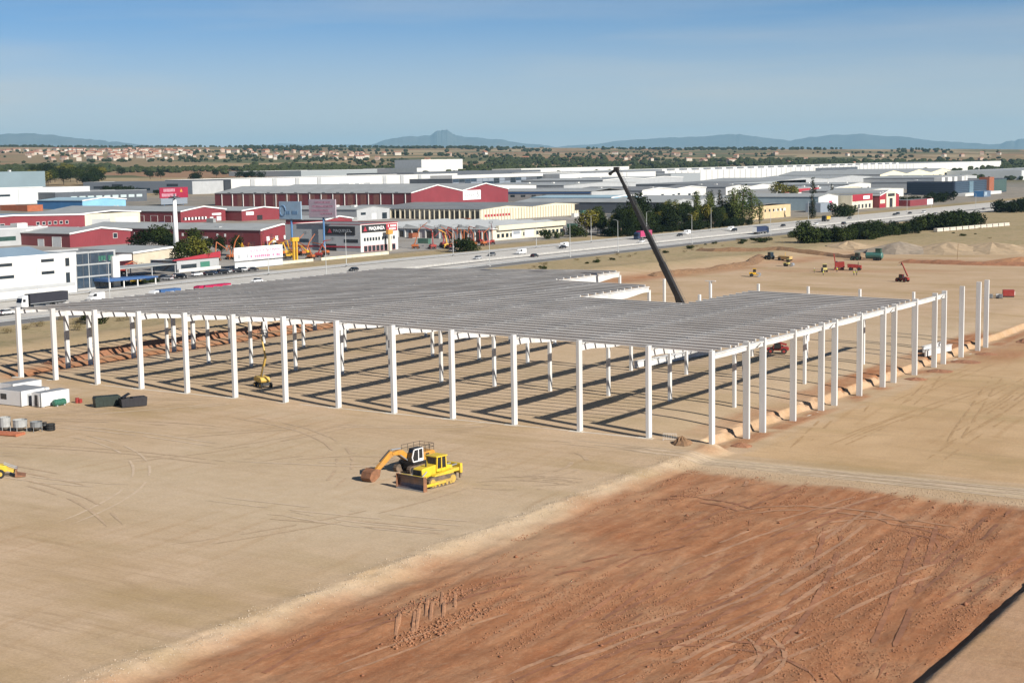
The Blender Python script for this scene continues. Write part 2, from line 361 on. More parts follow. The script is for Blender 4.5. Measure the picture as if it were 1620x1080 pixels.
    farf = rng(pos.outputs[0], -560, -900, 0, 1); farf2 = rng(pos.outputs[1], 1100, 1700, 0, 1); farf = math_('MAXIMUM', farf, farf2)
    grass = mixc(rng(mid, .42, .72, 0, 1), (.36, .28, .165), (.19, .17, .075))
    grass = mixc(rng(patch, .42, .7, 0, .8), grass, (.38, .28, .17))
    grass = mixc(math_('MULTIPLY', farf, .85), grass, cr.outputs[0])
    big = noise(.012, (1, 1, 1), 5, .6); grass = mixc(rng(big, .54, .70, 0, .6), grass, (.16, .145, .07))
    px_, py_ = pos.outputs[0], pos.outputs[1]
    urb = math_('MULTIPLY', math_('MULTIPLY', rng(px_, -1050, -950, 0, 1), rng(px_, -305, -318, 0, 1)), math_('MULTIPLY', rng(py_, 60, 110, 0, 1), rng(py_, 2300, 1900, 0, 1)))
    grass = mixc(math_('MULTIPLY', urb, .8), grass, mixc(rng(patch, .4, .65, 0, 1), (.20, .19, .175), (.28, .25, .215)))
    col = mixc(sep.outputs[2], site, grass)
    col = mixc(1.0, col, rng(fine, .25, .75, .82, 1.18), 'MULTIPLY')
    L.new(col, b.inputs['Base Color'])
    bh = math_('ADD', math_('ADD', math_('MULTIPLY', fine, .35), math_('MULTIPLY', clump, math_('ADD', math_('MULTIPLY', sep.outputs[0], 1.6), .25))), math_('MULTIPLY', streak, math_('ADD', math_('MULTIPLY', sep.outputs[0], .9), .1)))
    bn = N.new('ShaderNodeBump'); bn.inputs['Strength'].default_value = .6; bn.inputs['Distance'].default_value = .12
    L.new(bh, bn.inputs['Height']); L.new(bn.outputs[0], b.inputs['Normal'])
    return m
gme.materials.append(ground_material())
ground = link('ground', gme); tag(ground, kind='structure')
# ------------------------------------------------------------------ the precast frame
conc = mat('white_concrete', (.56, .555, .54), .8, .09, .9, dirt=(.40, .37, .33), dirt_amt=.55, streak=True)
purl = mat('grey_concrete', (.55, .535, .51), .85, .2, .12, dirt=(.40, .385, .365), dirt_amt=.5)
E0 = .866*12
CX = [0.0]+[-(E0+12*k) for k in range(12)]+[-(2*E0+132)]
RY = list(np.cumsum([12, 6, 12]+[12, 6, 12]*4))[:14]          # right row: 12,18,30,42,48,60 ...
def roof_z(x): return 13.66+1.51*(1-abs(-x-85)/85)
REACH = [90, 90, 90, 60, 60, 90, 90]+[120]*6                    # how far the purlins reach, bay by bay
frame = empty('precast_warehouse_frame', (0, 0, 0), 0, 'unfinished warehouse frame of white concrete columns, beams and grey roof purlins', 'building frame')
def column(x, y, wx, wy, z0, z1, head=False, corbel=0):
    m = MB(); m.bb(x-wx/2, x+wx/2, y-wy/2, y+wy/2, z0, z1)
    if head: m.bb(x-1.3, x+1.3, y-.3, y+.3, z1, z1+.12)
    if corbel: m.prism([(x-corbel-wx/2, z1-1.3), (x-wx/2, z1-1.9), (x+wx/2, z1-1.9), (x+corbel+wx/2, z1-1.3)], y-.25, y+.25, 'y')
    o = m.build('column', conc, frame, bevel=.025); return o
fpad = mat('footing_concrete', (.55, .50, .42), .9, .15, .8)
for k, x in enumerate(CX):                                       # front row
    column(x, 0, .55, 1.0, -.6 if k else -1.2, roof_z(x))
for y in RY: column(0, y, 1.0, .5, -1.9, roof_z(0)+(.0 if y < 100 else .15))
for k, x in enumerate(CX[1:], 1):
    for y in (30, 60, 90, 120):
        roofed = y <= max(REACH[k-1], REACH[k] if k < 13 else 0)
        top = roof_z(x)-(1.25 if roofed else 1.6)
        if k == 13: column(x, y, .6, .9, -.9, roof_z(x)-.1 if roofed else top)
        else: column(x, y, .5, .66, .2, top, head=(not roofed and k == 5))
for y in (12, 18, 42, 48, 72, 78, 102): column(CX[13], y, .6, .9, -.9, roof_z(CX[13])-.1)
# footings along the front and right rows
for k, x in enumerate(CX[1:], 1):
    MB().bb(x-1.6, x+1.0, -1.15, -.2, -.5, .03).build('footing', fpad, frame, bevel=.08)
for y in RY: MB().bb(-.8, 1.0, y-.9, y+.9, -1.9, -1.28).build('footing', fpad, frame, bevel=.08)
for a, b_ in zip(RY[:-1], RY[1:]):                              # low wall of lean concrete along the pad edge
    if b_-a > 7: MB().bb(-.15, .25, a+1.4, b_-1.4, -1.9, -1.26).build('ground_beam', fpad, frame, bevel=.05)
for a, b_ in zip(CX[1:-1], CX[2:]): MB().bb(b_+.9, a-1.8, -.75, -.35, -.5, .02).build('ground_beam', fpad, frame, bevel=.05)
# beams along y
def beam(x, y0, y1, dmid, dend, w=.36):
    z = roof_z(x)-.46; ym = (y0+y1)/2; a, b_ = y0+.45, y1-.45
    m = MB(); m.prism([(a, z), (b_, z), (b_, z-dend), (b_-3, z-dend), (ym+5, z-dmid), (ym-5, z-dmid), (a+3, z-dend), (a, z-dend)], x-w/2, x+w/2, 'x')
    m.prism([(a, z+.003), (b_, z+.003), (b_, z-.16), (a, z-.16)], x-.36, x+.36, 'x')
    m.build('roof_beam', conc, frame, bevel=.02)
for k, x in enumerate(CX):
    reach = max(REACH[k-1] if k else 0, REACH[k] if k < 13 else 0)
    if k in (0, 13):
        ys = [0]+[y for y in RY if y <= (108 if k == 0 else 120)]
        for a, b_ in zip(ys[:-1], ys[1:]):
            beam(x, a, b_, .85, .8, .4)
    else:
        for a in range(0, reach, 30): beam(x, a, a+30, 1.75, 1.2)
# purlins: every 3 m, one piece per bay
spots = []
for k in range(13):
    x0, x1 = CX[k+1], CX[k]
    for j in range(REACH[k]//3):
        y = 1.2+3.0*j+(random.Random(k*99+j).random()-.5)*.05
        d = math.hypot((x0+x1)/2-CAM.x, y-CAM.y); spots.append((d, x0, x1, y))
spots.sort()
def purlin(m, x0, x1, y, seed):
    rr = random.Random(seed); z0, z1 = roof_z(x0)-.455, roof_z(x1)-.455
    h, w = .46+rr.uniform(-.02, .02), .2
    a, b_ = x0-.02, x1+.02
    if x1 == 0: b_ = -.25-rr.random()*.3
    prof = lambda x, z: [(x, y-.09, z), (x, y+.09, z), (x, y+.09, z+h-.14), (x, y+.15, z+h-.11), (x, y+.15, z+h), (x, y-.15, z+h), (x, y-.15, z+h-.11), (x, y-.09, z+h-.14)]
    vs_ = prof(a, z0)+prof(b_, z1)
    m.add(vs_, [tuple(range(8))[::-1], tuple(range(8, 16))]+[(i, (i+1) % 8, 8+(i+1) % 8, 8+i) for i in range(8)])
for i, (d, x0, x1, y) in enumerate(spots[:300]):
    m = MB(); purlin(m, x0, x1, y, i); m.build('purlin', purl, frame)
m = MB()
for i, (d, x0, x1, y) in enumerate(spots[300:]): purlin(m, x0, x1, y, 1000+i)
o = m.build('distant_purlins', purl, frame); tag(o, kind='stuff')
# beams waiting on the ground under the roof
def lying_beam(x, y, L_, rz, label):
    g = empty('stacked_beam', (x, y, gz(x, y)), rz, label, 'beam')
    MB().box((0, 0, .75), (L_, .36, 1.3)).build('web', conc, g, bevel=.03)
    MB().box((0, 0, 1.42), (L_, .75, .14)).build('flange', conc, g, bevel=.03)
    for t in (-.4, .4): MB().box((t*L_, 0, .05), (.25, 1.2, .12)).build('timber_bearer', mat('old_timber', (.2, .13, .07), .9), g)
lying_beam(-45.8, 75, 25, R(84), 'white concrete beam lying on the ground beyond the front interior columns')
lying_beam(-44.6, 78, 25, R(84), 'white concrete beam lying on bearers beside a matching beam under the roof')
lying_beam(-3.0, 114, 12, R(82), 'short white concrete beam lying beside the unroofed end columns')
lying_beam(-5.5, 119, 11, R(84), 'short white concrete beam behind the one at the unroofed end columns')
# ------------------------------------------------------------------ highway
asph_pale = mat('pale_asphalt', (.50, .475, .43), .9, .08, .15, dirt=(.40, .37, .33), dirt_amt=.4)
asph_dark = mat('dark_asphalt', (.15, .145, .14), .9, .15, .2, dirt=(.17, .15, .13), dirt_amt=.5)
verge = mat('verge_gravel', (.25, .21, .155), .95, .25, .4, dirt=(.12, .11, .05), dirt_amt=.6)
paint = mat('road_paint', (.78, .77, .72), .7, .1, .5)
YS, YE = -420.0, 2600.0
def strip(name, x0, x1, z_add, m, y0=YS, y1=YE, step=40, thick=.5):
    """a ribbon of roadway that follows the ground, with side faces"""
    ys = np.arange(y0, y1+step, step); vs_, fs_ = [], []
    for i, y in enumerate(ys):
        za = float(zf(np.array([-280.0]), np.array([y]))[0])+z_add
        vs_ += [(x0, y, za), (x1, y, za), (x1, y, za-thick), (x0, y, za-thick)]
        if i:
            a, b_ = 4*(i-1), 4*i
            fs_ += [(a, a+1, b_+1, b_), (a+1, a+2, b_+2, b_+1), (a+3, a, b_, b_+3)]
    fs_ += [(0, 3, 2, 1), tuple(4*(len(ys)-1)+k for k in range(4))]
    o = MB().add(vs_, fs_).build(name, m); tag(o, kind='structure'); return o
strip('service_road', -291, -279.5, .14, asph_pale)
strip('road_verge', -279.5, -277, .10, verge)
strip('highway', -277, -250.5, .20, asph_pale)
strip('road_median', -250.5, -242.5, .15, asph_dark)
strip('highway', -242.5, -229, .20, asph_pale)
strip('road_shoulder', -229, -222, .12, asph_dark)
for x in (-276.2, -251.3, -241.8, -229.8): strip('road_marking', x-.1, x+.1, .204, paint, thick=.02)
for x in (-268.0, -259.6, -235.8):
    m = MB()
    for y in np.arange(YS, 1500, 13): m.bb(x-.09, x+.09, y, y+5, 2.2-.004*max(0, y-300), 2.206-.004*max(0, y-297))
    tag(m.build('road_marking', paint), kind='structure')
concb = mat('barrier_concrete', (.36, .35, .33), .9, .12, .6, dirt=(.25, .24, .22))
def wall_run(name, x, y0, y1, h, w, m, label, cat, seg=None, zadd=.15):
    g = empty(name, (x, y0, 2), 0, label, cat); z = lambda y: -.004*max(0, y-300)+zadd
    y = y0; seg = seg or 6
    me = MB().prism([(-w/2, -.3), (w/2, -.3), (w/2*.55, h), (-w/2*.55, h)], 0, seg-.06, 'y').mesh('panel', m)
    while y < y1:
        o = link('panel', me, g, (0, y-y0, z(y))); y += seg
    return g
wall_run('median_barrier', -246.5, 40, 900, .85, .55, concb, 'long low concrete barrier down the middle of the highway', 'barrier', 12)
steel = mat('galvanised_steel', (.42, .43, .44), .45, .1, 1, metal=.6)
def guard_rail(x, y0, y1, label):
    g = empty('guard_rail', (x, y0, 2), 0, label, 'guard rail'); z = lambda y: 2-.004*max(0, y-300)
    for y in np.arange(y0, y1, 60):
        m = MB(); b_ = min(y+60, y1)
        m.bar((0, y-y0, z(y)-2+.75), (0, b_-y0, z(b_)-2+.75), .06, .32); m.build('rail', steel, g)
    me = MB().box((0, 0, .4), (.1, .1, .9)).mesh('post', steel)
    for y in np.arange(y0, y1, 12): link('post', me, g, (0.1, y-y0, z(y)-2))
guard_rail(-228.2, 40, 620, 'steel guard rail along the near edge of the highway')
guard_rail(-278.2, 60, 760, 'steel guard rail between the highway and the service road')
# paving of the industrial estate beyond the road
yardm = mat('yard_paving', (.27, .25, .225), .92, .18, .05, dirt=(.2, .165, .11), dirt_amt=.6)
def sheet(name, x0, x1, y0, y1, m, dz=.07, n=14):
    xs, ys = sorted(set(list(np.linspace(x0, x1, n))+([-300.0] if x0 < -300 < x1 else []))), sorted(set(list(np.linspace(y0, y1, n))+([300.0] if y0 < 300 < y1 else [])))
    vs_ = [(x, y, float(zf(np.array([x]), np.array([y]))[0])+dz) for x in xs for y in ys]; k = len(ys)
    fs_ = [(i*k+j, (i+1)*k+j, (i+1)*k+j+1, i*k+j+1) for i in range(len(xs)-1) for j in range(k-1)]
    o = MB().add(vs_, fs_).build(name, m); tag(o, kind='structure'); return o
sheet('estate_paving', -640, -314, 60, 480, yardm)
sheet('estate_paving', -560, -330, 480, 700, yardm)
sheet('parking_lot', -313, -292, 120, 232, mat('parking_asphalt', (.2, .19, .175), .9, .15, .2))
# ------------------------------------------------------------------ street lamps
lampm = mat('lamp_steel', (.5, .51, .5), .5, .1, 1, metal=.4)
def lamp_proto(h, arm):
    g = empty('street_lamp')
    MB().tube([(0, 0, -.3), (0, 0, h*.5), (0, 0, h)], [.16, .12, .08], 8).build('pole', lampm, g)
    MB().tube([(0, 0, h-.05), (arm*.5, 0, h+.35), (arm, 0, h+.4)], .06, 6).build('arm', lampm, g)
    MB().box((arm+.35, 0, h+.4), (.9, .34, .16)).build('lamp_head', mat('lamp_head_grey', (.3, .31, .32), .5), g, bevel=.05)
    MB().box((0, 0, .15), (.6, .6, .5)).build('base', concb, g, bevel=.04)
    return g
la, lb = lamp_proto(13, 2.2), lamp_proto(13.5, -2.2); used = set()
lamps = [(-279, 129), (-279, 212), (-279, 256), (-279, 327), (-279, 393), (-279, 443), (-279, 500), (-279, 576), (-279, 717), (-279, 906),
         (-226.5, 90), (-226.5, 182), (-226.5, 277), (-226.5, 336), (-226.5, 376), (-226.5, 447), (-226.5, 538), (-226.5, 665), (-226.5, 800), (-226.5, 900)]
for x, y in lamps:
    p = la if x < -250 else lb
    o = p if p not in used else copy_tree(p); used.add(p)
    o.location = (x, y, 2.1-.004*max(0, y-300))
    tag(o, 'tall grey street lamp on the estate side of the highway' if x < -250 else 'tall grey street lamp on the building site side of the highway', 'street lamp',
        'street lamps on the far side of the highway' if x < -250 else 'street lamps on the near side of the highway')
# ------------------------------------------------------------------ buildings of the industrial estate
ROOF = ribbed('grey_roof_sheet', (.33, .34, .33), 1.2, 0, .5, .55, .12, dirt=(.24, .23, .2))
ROOFB = ribbed('blue_grey_roof_sheet', (.22, .30, .37), 1.2, 0, .5, .5, .1)
ROOFD = mat('dark_roof', (.17, .18, .19), .8, .2, .1, dirt=(.25, .22, .17))
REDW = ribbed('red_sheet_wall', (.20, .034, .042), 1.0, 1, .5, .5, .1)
REDX = ribbed('red_sheet_shaded', (.17, .032, .036), 1.0, 0, .5, .5, .1)  # same red made darker for the -y sides, shade put into the colour
WHT = mat('white_panel', (.57, .565, .54), .6, .06, .2, dirt=(.5, .48, .42), dirt_amt=.25, streak=True)
CREAM = mat('cream_concrete', (.60, .55, .42), .8, .08, .3, dirt=(.42, .37, .27), dirt_amt=.3, streak=True)
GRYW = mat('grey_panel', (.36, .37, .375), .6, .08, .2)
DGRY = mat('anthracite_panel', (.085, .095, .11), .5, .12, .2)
BLUD = ribbed('blue_sheet_shaded', (.05, .17, .36), 1.0, 0, .5, .45)  # dark copy of the hall blue for -y walls, their shade is in the colour
BLUL = ribbed('blue_sheet_lit', (.20, .42, .58), 1.0, 1, .4, .5)  # pale copy of the same blue, sunlight on +x walls is in the colour
BEIGE = mat('beige_render', (.48, .42, .32), .85, .1, .3)
TRIM = mat('white_trim', (.75, .74, .71), .6, .05, .5)
GL = glass(); GLB = glass('blue_glass', (.03, .05, .075))
DOORW = mat('roller_door', (.52, .53, .53), .6, .08, .8)
TXW = mat('sign_white', (.8, .8, .79), .6, .02, 1); TXB = mat('sign_black', (.02, .02, .022), .6, .1, 1); TXR = mat('sign_red', (.33, .03, .045), .55, .05, 1)
TXBL = mat('sign_blue', (.04, .10, .24), .6, .05, 1)
def text(s, size, m, parent, loc, face='+x', name='lettering', cx=True, wmax=None, bold=0.0):
    """lettering as real raised geometry on a wall that faces +x or -y"""
    c = bpy.data.curves.new(name, 'FONT'); c.body = s; c.size = size; c.extrude = .03; c.offset = bold
    c.align_x = 'CENTER' if cx else 'LEFT'; c.align_y = 'CENTER'; c.resolution_u = 2
    t = bpy.data.objects.new(name, c); COL.objects.link(t)
    dg = bpy.context.evaluated_depsgraph_get(); me = bpy.data.meshes.new_from_object(t.evaluated_get(dg))
    bpy.data.objects.remove(t); bpy.data.curves.remove(c)
    if wmax:
        xs = [v.co.x for v in me.vertices]; w = max(xs)-min(xs)
        if w > wmax:
            for v in me.vertices: v.co.x *= wmax/w
    me.materials.clear(); me.materials.append(m)
    o = link(name, me, parent, loc); o.rotation_euler = (R(90), 0, R(90) if face == '+x' else 0); return o
def blocks(parent, m, loc, w, h, n, seed, face='+x', name='lettering'):
    """a row of letter-sized upright marks, too worn and distant to be read"""
    rr = random.Random(seed); mm = MB(); u = -w/2; st = w/n
    for i in range(n):
        a, b_ = u+i*st+st*.1, u+i*st+st*(.75+.15*rr.random())
        if rr.random() < .12: continue
        for k in range(2):
            t0 = a+(b_-a)*k*.6; t1 = t0+(b_-a)*.38
            q = (t0, t1, -h/2, h/2)
            mm.bb(0, .08, q[0], q[1], q[2], q[3]) if face == '+x' else mm.bb(q[0], q[1], -.08, 0, q[2], q[3])
        z = rr.choice((-.38, 0, .38))*h
        mm.bb(0, .07, a, b_, z-h*.1, z+h*.1) if face == '+x' else mm.bb(a, b_, -.07, 0, z-h*.1, z+h*.1)
    return mm.build(name, m, parent, loc)
class Bld:
    """axis-aligned building; local origin at its near corner (largest x, smallest y) on the ground"""
    def __init__(s, name, label, cat, x, y, dx, dy, h, sink=3):
        s.z = float(zf(np.array([float(x)]), np.array([float(y)]))[0]); s.dx, s.dy, s.h, s.sink = dx, dy, h, sink
        s.g = empty(name, (x, y, s.z), 0, label, cat)
    def walls(s, mx_, my_=None, peak=0, n=1):
        """four walls; the +x / -x ends carry n gables of height peak"""
        dx, dy, h, k = s.dx, s.dy, s.h, -s.sink; t = .3
        prof = [(0, k), (dy, k), (dy, h)]
        for i in range(n-1, -1, -1):
            if peak: prof += [((i+.5)*dy/n, h+peak)]
            if i: prof += [(i*dy/n, h)]
        prof += [(0, h)]
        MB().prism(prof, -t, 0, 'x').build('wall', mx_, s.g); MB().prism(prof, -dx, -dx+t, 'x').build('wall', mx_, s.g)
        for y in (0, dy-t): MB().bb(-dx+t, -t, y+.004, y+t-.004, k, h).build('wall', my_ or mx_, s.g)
        return s
    def gable(s, m, peak, n=1, over=.5, trim=TRIM):
        dy, dx, h = s.dy/n, s.dx, s.h
        for i in range(n):
            y0 = i*dy
            for a, b_ in ((y0-(over if i == 0 else 0), y0+dy/2), (y0+dy+(over if i == n-1 else 0), y0+dy/2)):
                za = h-peak*(abs(a-(y0 if a < b_ else y0+dy)))/(dy/2)
                mm = MB(); mm.prism([(a, za+.05), (b_, h+peak+.05), (b_, h+peak+.3), (a, za+.3)], -dx-over, over, 'x'); mm.build('roof', m, s.g)
                if trim:
                    MB().bar((over+.06, a, za+.2), (over+.06, b_, h+peak+.2), .12, .7).build('verge_trim', trim, s.g)
        return s
    def flat(s, m, parapet=.6, pm=None):
        MB().bb(-s.dx+.3, -.3, .3, s.dy-.3, s.h-.6, s.h-.3).build('roof', m, s.g)
        if pm:
            for a in ((-s.dx-.06, .06, -.06, .34), (-s.dx-.06, .06, s.dy-.34, s.dy+.06), (-.34, .062, .34, s.dy-.34), (-s.dx-.062, -s.dx+.34, .34, s.dy-.34)): MB().bb(*a, s.h, s.h+.25).build('coping', pm, s.g)
        return s
    def win(s, face, u, z, w, h, m=GL, name='window', frame=None, proud=.07):
        """u runs along the wall from the near corner"""
        if face == '+x': o = MB().bb(-.05, proud, u, u+w, z, z+h).build(name, m, s.g)
        else: o = MB().bb(-u-w, -u, -proud, .05, z, z+h).build(name, m, s.g)
        if frame:
            if face == '+x':
                for a in ((u-.12, u, z, z+h), (u+w, u+w+.12, z, z+h), (u-.12, u+w+.12, z-.12, z), (u-.12, u+w+.12, z+h, z+h+.12)): MB().bb(.0, proud+.06, a[0], a[1], a[2], a[3]).build('frame', frame, o)
            else:
                for a in ((u-.12, u, z, z+h), (u+w, u+w+.12, z, z+h), (u-.12, u+w+.12, z-.12, z), (u-.12, u+w+.12, z+h, z+h+.12)): MB().bb(-a[1], -a[0], -proud-.06, 0, a[2], a[3]).build('frame', frame, o)
        return o
    def unit(s, x, y, w, d, h, m=None):
        MB().bb(x-w, x, y, y+d, s.h-.3, s.h+h).build('rooftop_unit', m or GRYW, s.g, bevel=.06)
# --- white office block at the left edge
b = Bld('office_block', 'long cream white office block with dark strip windows at the left edge', 'office', -287, 70, 26, 61, 12.6)
b.walls(WHT).flat(ROOFB, pm=TRIM)
for z, u, w in ((10.0, 3, 21), (10.0, 26, 10), (6.3, 3, 21), (6.3, 26, 10.5), (10.4, 47, 5), (6.6, 47, 5)): b.win('+x', u, z, w, .95, GL)
for u, z, h in ((56.5, 8.6, 2.6), (56.5, 3.4, 3.2)): b.win('+x', u, z, 1.6, h, GL)
MB().bb(0, .12, 0, 60, 2.4, 3.4).build('grey_band', GRYW, b.g)
for u in (12, 30, 45): MB().bb(-.02, .05, u, u+.12, -1, 12.4).build('panel_joint', GRYW, b.g)
MB().prism([(-25, 12.5), (-3, 12.5), (-14, 14.8)], 4, 54, 'y').build('metal_roof', ROOFB, b.g); b.unit(-9, 22, 3, 4, 2.4)
# --- glazed office beside it
b = Bld('glass_office', 'blue-grey glass office with green sign beside the cream white office block', 'office', -291, 133, 18, 18, 12.2)
b.walls(GRYW).flat(ROOFD, pm=GRYW)
for i in range(5):
    for j in range(3): b.win('+x', .8+i*3.3, .8+j*3.9, 3.0, 3.2, GLB, frame=DGRY)
for i in range(4): b.win('-y', 2+i*4, 4.6, 3.4, 2.6, GLB)
for i in range(2): b.win('-y', 2+i*6, 8.6, 4, 2.4, GLB)
blocks(b.g, mat('sign_green', (.05, .17, .12), .5), (.2, 13.6, 9.9), 6.4, 1.7, 6, 1)
MB().bb(.3, 1.2, 15.6, 18.6, -2, 10.4).build('white_pillar', WHT, b.g); MB().bb(-3, 1.2, 18.6, 24, 8.6, 10.6).build('white_canopy', WHT, b.g)
MB().prism([(8, 2.6), (30, 2.6), (30, 3.0), (8, 3.6)], .4, 7, 'x').build('blue_canopy', TXBL, b.g)
for u in (9, 15, 21, 29): MB().bb(6.4, 6.7, u, u+.3, -1, 2.62).build('canopy_post', TRIM, b.g)
# --- red halls on the left
b = Bld('red_hall', 'bright red hall with white framed windows at the far left', 'warehouse', -578, 290, 60, 99, 7.8)
b.walls(REDW, REDX, 1.3).gable(ROOFB, 1.3)
for u, w in ((41, 3.5), (52, 7), (65, 2.5), (69, 2.5), (73, 2.5), (77, 2.5), (81, 2.5), (85, 2.5)): b.win('+x', u, 3.4, w*.8, 1.6, GL, frame=TRIM)
b.win('+x', 66, .6, 2.4, 2.6, DOORW, 'door'); b.win('+x', 92, -.4, 2.4, 1.6, DOORW, 'door')
b = Bld('cream_shed', 'low cream shed joined to the right of the bright red hall', 'shed', -585, 392, 50, 45, 8.0); b.walls(CREAM).gable(ROOF, 1.2)
b.win('+x', 8, .3, 14, 4.6, GRYW, 'roller_door'); b.win('+x', 26, .3, 17, 5.0, DOORW, 'roller_door')
b = Bld('pale_hall', 'pale grey flat hall with a dark glazed band at the left edge', 'warehouse', -492, 236, 40, 55, 8.0); b.walls(GRYW).flat(mat('pale_roof', (.45, .47, .47), .7, .08, .1), pm=TRIM)
b.win('+x', 2, 2.4, 34, 2.0, glass('green_glass', (.03, .07, .06))); b.unit(-1, 38, 5, 6, 2.2, WHT); b.win('+x', 42, 3, 4, 4, WHT, 'panel')
b = Bld('small_red_hall', 'small red gabled hall with one white framed window behind the offices', 'warehouse', -458, 275, 40, 37, 6.3); b.walls(REDW, REDX, 2.0).gable(ROOF, 2.0)
b.win('+x', 26, 3.2, 2.4, 2.2, GL, frame=TRIM); b.win('-y', 6, .2, 6, 4.6, DOORW, 'roller_door', frame=TRIM); b.win('-y', 18, .2, 4, 3.4, DOORW, 'roller_door', frame=TRIM)
b = Bld('dark_silo_hall', 'tall windowless grey cube hall far behind the pale works', 'warehouse', -1310, 900, 60, 72, 19); b.walls(mat('slate_blue_panel', (.17, .23, .26), .6, .06, .05), DGRY).flat(ROOFD)
for u in (6, 10, 26): b.unit(-4, u, 3, 2.4, 1.8, WHT)
b = Bld('pale_works', 'long pale grey works building below the tall grey cube hall', 'factory', -921, 560, 60, 135, 12.5); b.walls(mat('pale_panel', (.5, .52, .52), .6, .05, .05)).flat(ROOF, pm=TRIM)
for u in (4, 30): b.win('+x', u, 6.4, 22, 1.6, GL)
for u in (60, 90, 118): MB().bb(0, .1, u, u+.4, 0, 12).build('panel_joint', GRYW, b.g)
b = Bld('dark_works', 'dark flat works building with pale vents behind the blue hall', 'factory', -900, 640, 40, 100, 9.4); b.walls(DGRY).flat(ROOFD, pm=GRYW)
for u in range(16, 92, 9): b.win('+x', u, 3.6, 6.5, 2.2, mat('pale_cladding', (.42, .5, .5), .6), 'panel')
b = Bld('blue_hall', 'blue gabled hall with sky blue lit end at the left', 'warehouse', -784, 567, 50, 42, 7.0); b.walls(BLUL, BLUD, 1.8).gable(mat('pale_blue_roof', (.3, .42, .48), .6, .1, .05), 1.8)
for u in (30, 33): b.win('+x', u, .5, 1.6, 2.2, DOORW, 'door')
b = Bld('container_yard_wall', 'low orange brick wall beside the blue gabled hall', 'wall', -800, 530, 30, 14, 4.5); b.walls(mat('orange_brick', (.33, .10, .045), .9, .15, .5)).flat(ROOFD)
# --- red halls in the middle
b = Bld('red_hall', 'red hall with grey roof and a low row of white windows behind the white mast', 'warehouse', -587, 472, 120, 39, 7.0); b.walls(REDW, REDX, 2.4).gable(ROOF, 2.4)
for i in range(14): b.win('+x', 2+i*1.45, 1.6, 1.2, 1.6, TRIM if i % 2 else GL)
b.win('+x', 27, 3.8, 8, 1.2, TXW, 'sign'); b.win('+x', 25, .2, 3, 2.6, DOORW, 'door'); b.win('+x', 31, .2, 4, 2.8, DOORW, 'door')
for i in range(4): b.win('-y', 8+i*12, .2, 6, 4.2, REDX, 'roller_door', frame=TRIM)
b = Bld('red_hall', 'red hall with a small white sign plate left of the twin billboards', 'warehouse', -575, 513, 150, 40, 6.4); b.walls(REDW, REDX, 1.8).gable(ROOF, 1.8)
b.win('+x', 4, 3.6, 7, 2.0, TXW, 'sign'); b.win('+x', 14, .2, 5, 3, TXB, 'roller_door'); b.unit(-12, 18, 4, 3, 1.6)
b = Bld('long_red_hall', 'long dark red hall with wide grey roof and white loading doors', 'warehouse', -391, 330, 122, 30, 7.6); b.walls(REDW, REDX, 2.2).gable(ROOF, 2.2)
for u in (34, 41, 64, 71, 96, 104): b.win('-y', u, .1, 5.6, 4.2, DOORW, 'roller_door', frame=TRIM)
for u in (22, 27, 50, 54, 59, 83, 90): b.win('-y', u, 4.4, 1.1, 1.4, TRIM, 'window')
for i in range(4): b.win('+x', 4+i*6, 2.6, 2, 2, TRIM, 'window')
b.unit(-30, 4, 3, 2, 1.4)
b = Bld('big_red_warehouse', 'big red warehouse with twin gables and a white name sign', 'warehouse', -579, 696, 197, 129, 13.6); b.walls(REDW, REDX, 5.0, 2).gable(ROOF, 5.0, 2)
for i in range(17): MB().bb(-5-i*11.5-.5, -5-i*11.5, -.35, .0, 0, 13.2).build('downpipe', TRIM, b.g)
for i in range(12): b.win('-y', 30+i*12.5, 1.5, 5, 11.5, mat('faded_red_sheet', (.22, .09, .07), .6, .2, .3), 'faded_panel')
b.win('+x', 66, 6.6, 24, 7.2, TXW, 'sign_board'); blocks(b.g, GRYW, (.1, 75, 10.2), 14, 2.4, 5, 2); text('5', 6.0, TXB, b.g, (.14, 86, 10.2))
b.win('+x', 30, .2, 66, 3.6, WHT, 'annex_front'); MB().bb(.1, 14, 30, 110, -1, 2.6).build('annex', CREAM, b.g); MB().bb(.0, 14.5, 29.5, 110.5, 2.62, 3.0).build('annex_roof', ROOF, b.g)
for i in range(13): b.win('-y', 12+i*14, 13.9, 3, .5, DGRY, 'roof_vent')
b = Bld('small_red_hall', 'small red gabled hall below the big red warehouse', 'warehouse', -470, 470, 30, 24, 5.2); b.walls(REDW, REDX, 1.6).gable(ROOF, 1.6)
# --- machinery dealer
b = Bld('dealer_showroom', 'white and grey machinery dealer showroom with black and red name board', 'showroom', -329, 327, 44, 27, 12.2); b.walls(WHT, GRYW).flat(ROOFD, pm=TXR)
b.win('+x', .8, 8.6, 17.4, 3.3, TXB, 'sign_board', proud=.25); b.win('+x', 18.2, 8.6, 8, 3.3, TXR, 'sign_board', proud=.25)
MB().prism([(1.6, 9.2), (4.2, 9.2), (2.9, 11.4)], .3, .4, 'x').build('triangle_logo', TXR, b.g)
text('MAQUINZA', 2.1, TXW, b.g, (.3, 11.2, 10.2), wmax=12.6, bold=.04); blocks(b.g, TXW, (.26, 22.4, 10.9), 6.2, .95, 7, 8); blocks(b.g, TXW, (.26, 22.6, 9.5), 5.2, .95, 5, 9)
b.win('-y', 3, 7.6, 17, 3.8, TXB, 'sign_board', proud=.25); text('MAQUINZA', 1.9, mat('sign_grey', (.25, .27, .3), .6), b.g, (-10.4, -.3, 9.4), '-y', wmax=11)
MB().prism([(-18.6, 8.5), (-16.2, 8.5), (-17.4, 10.4)], -.4, -.3, 'y').build('triangle_logo', TXR, b.g)
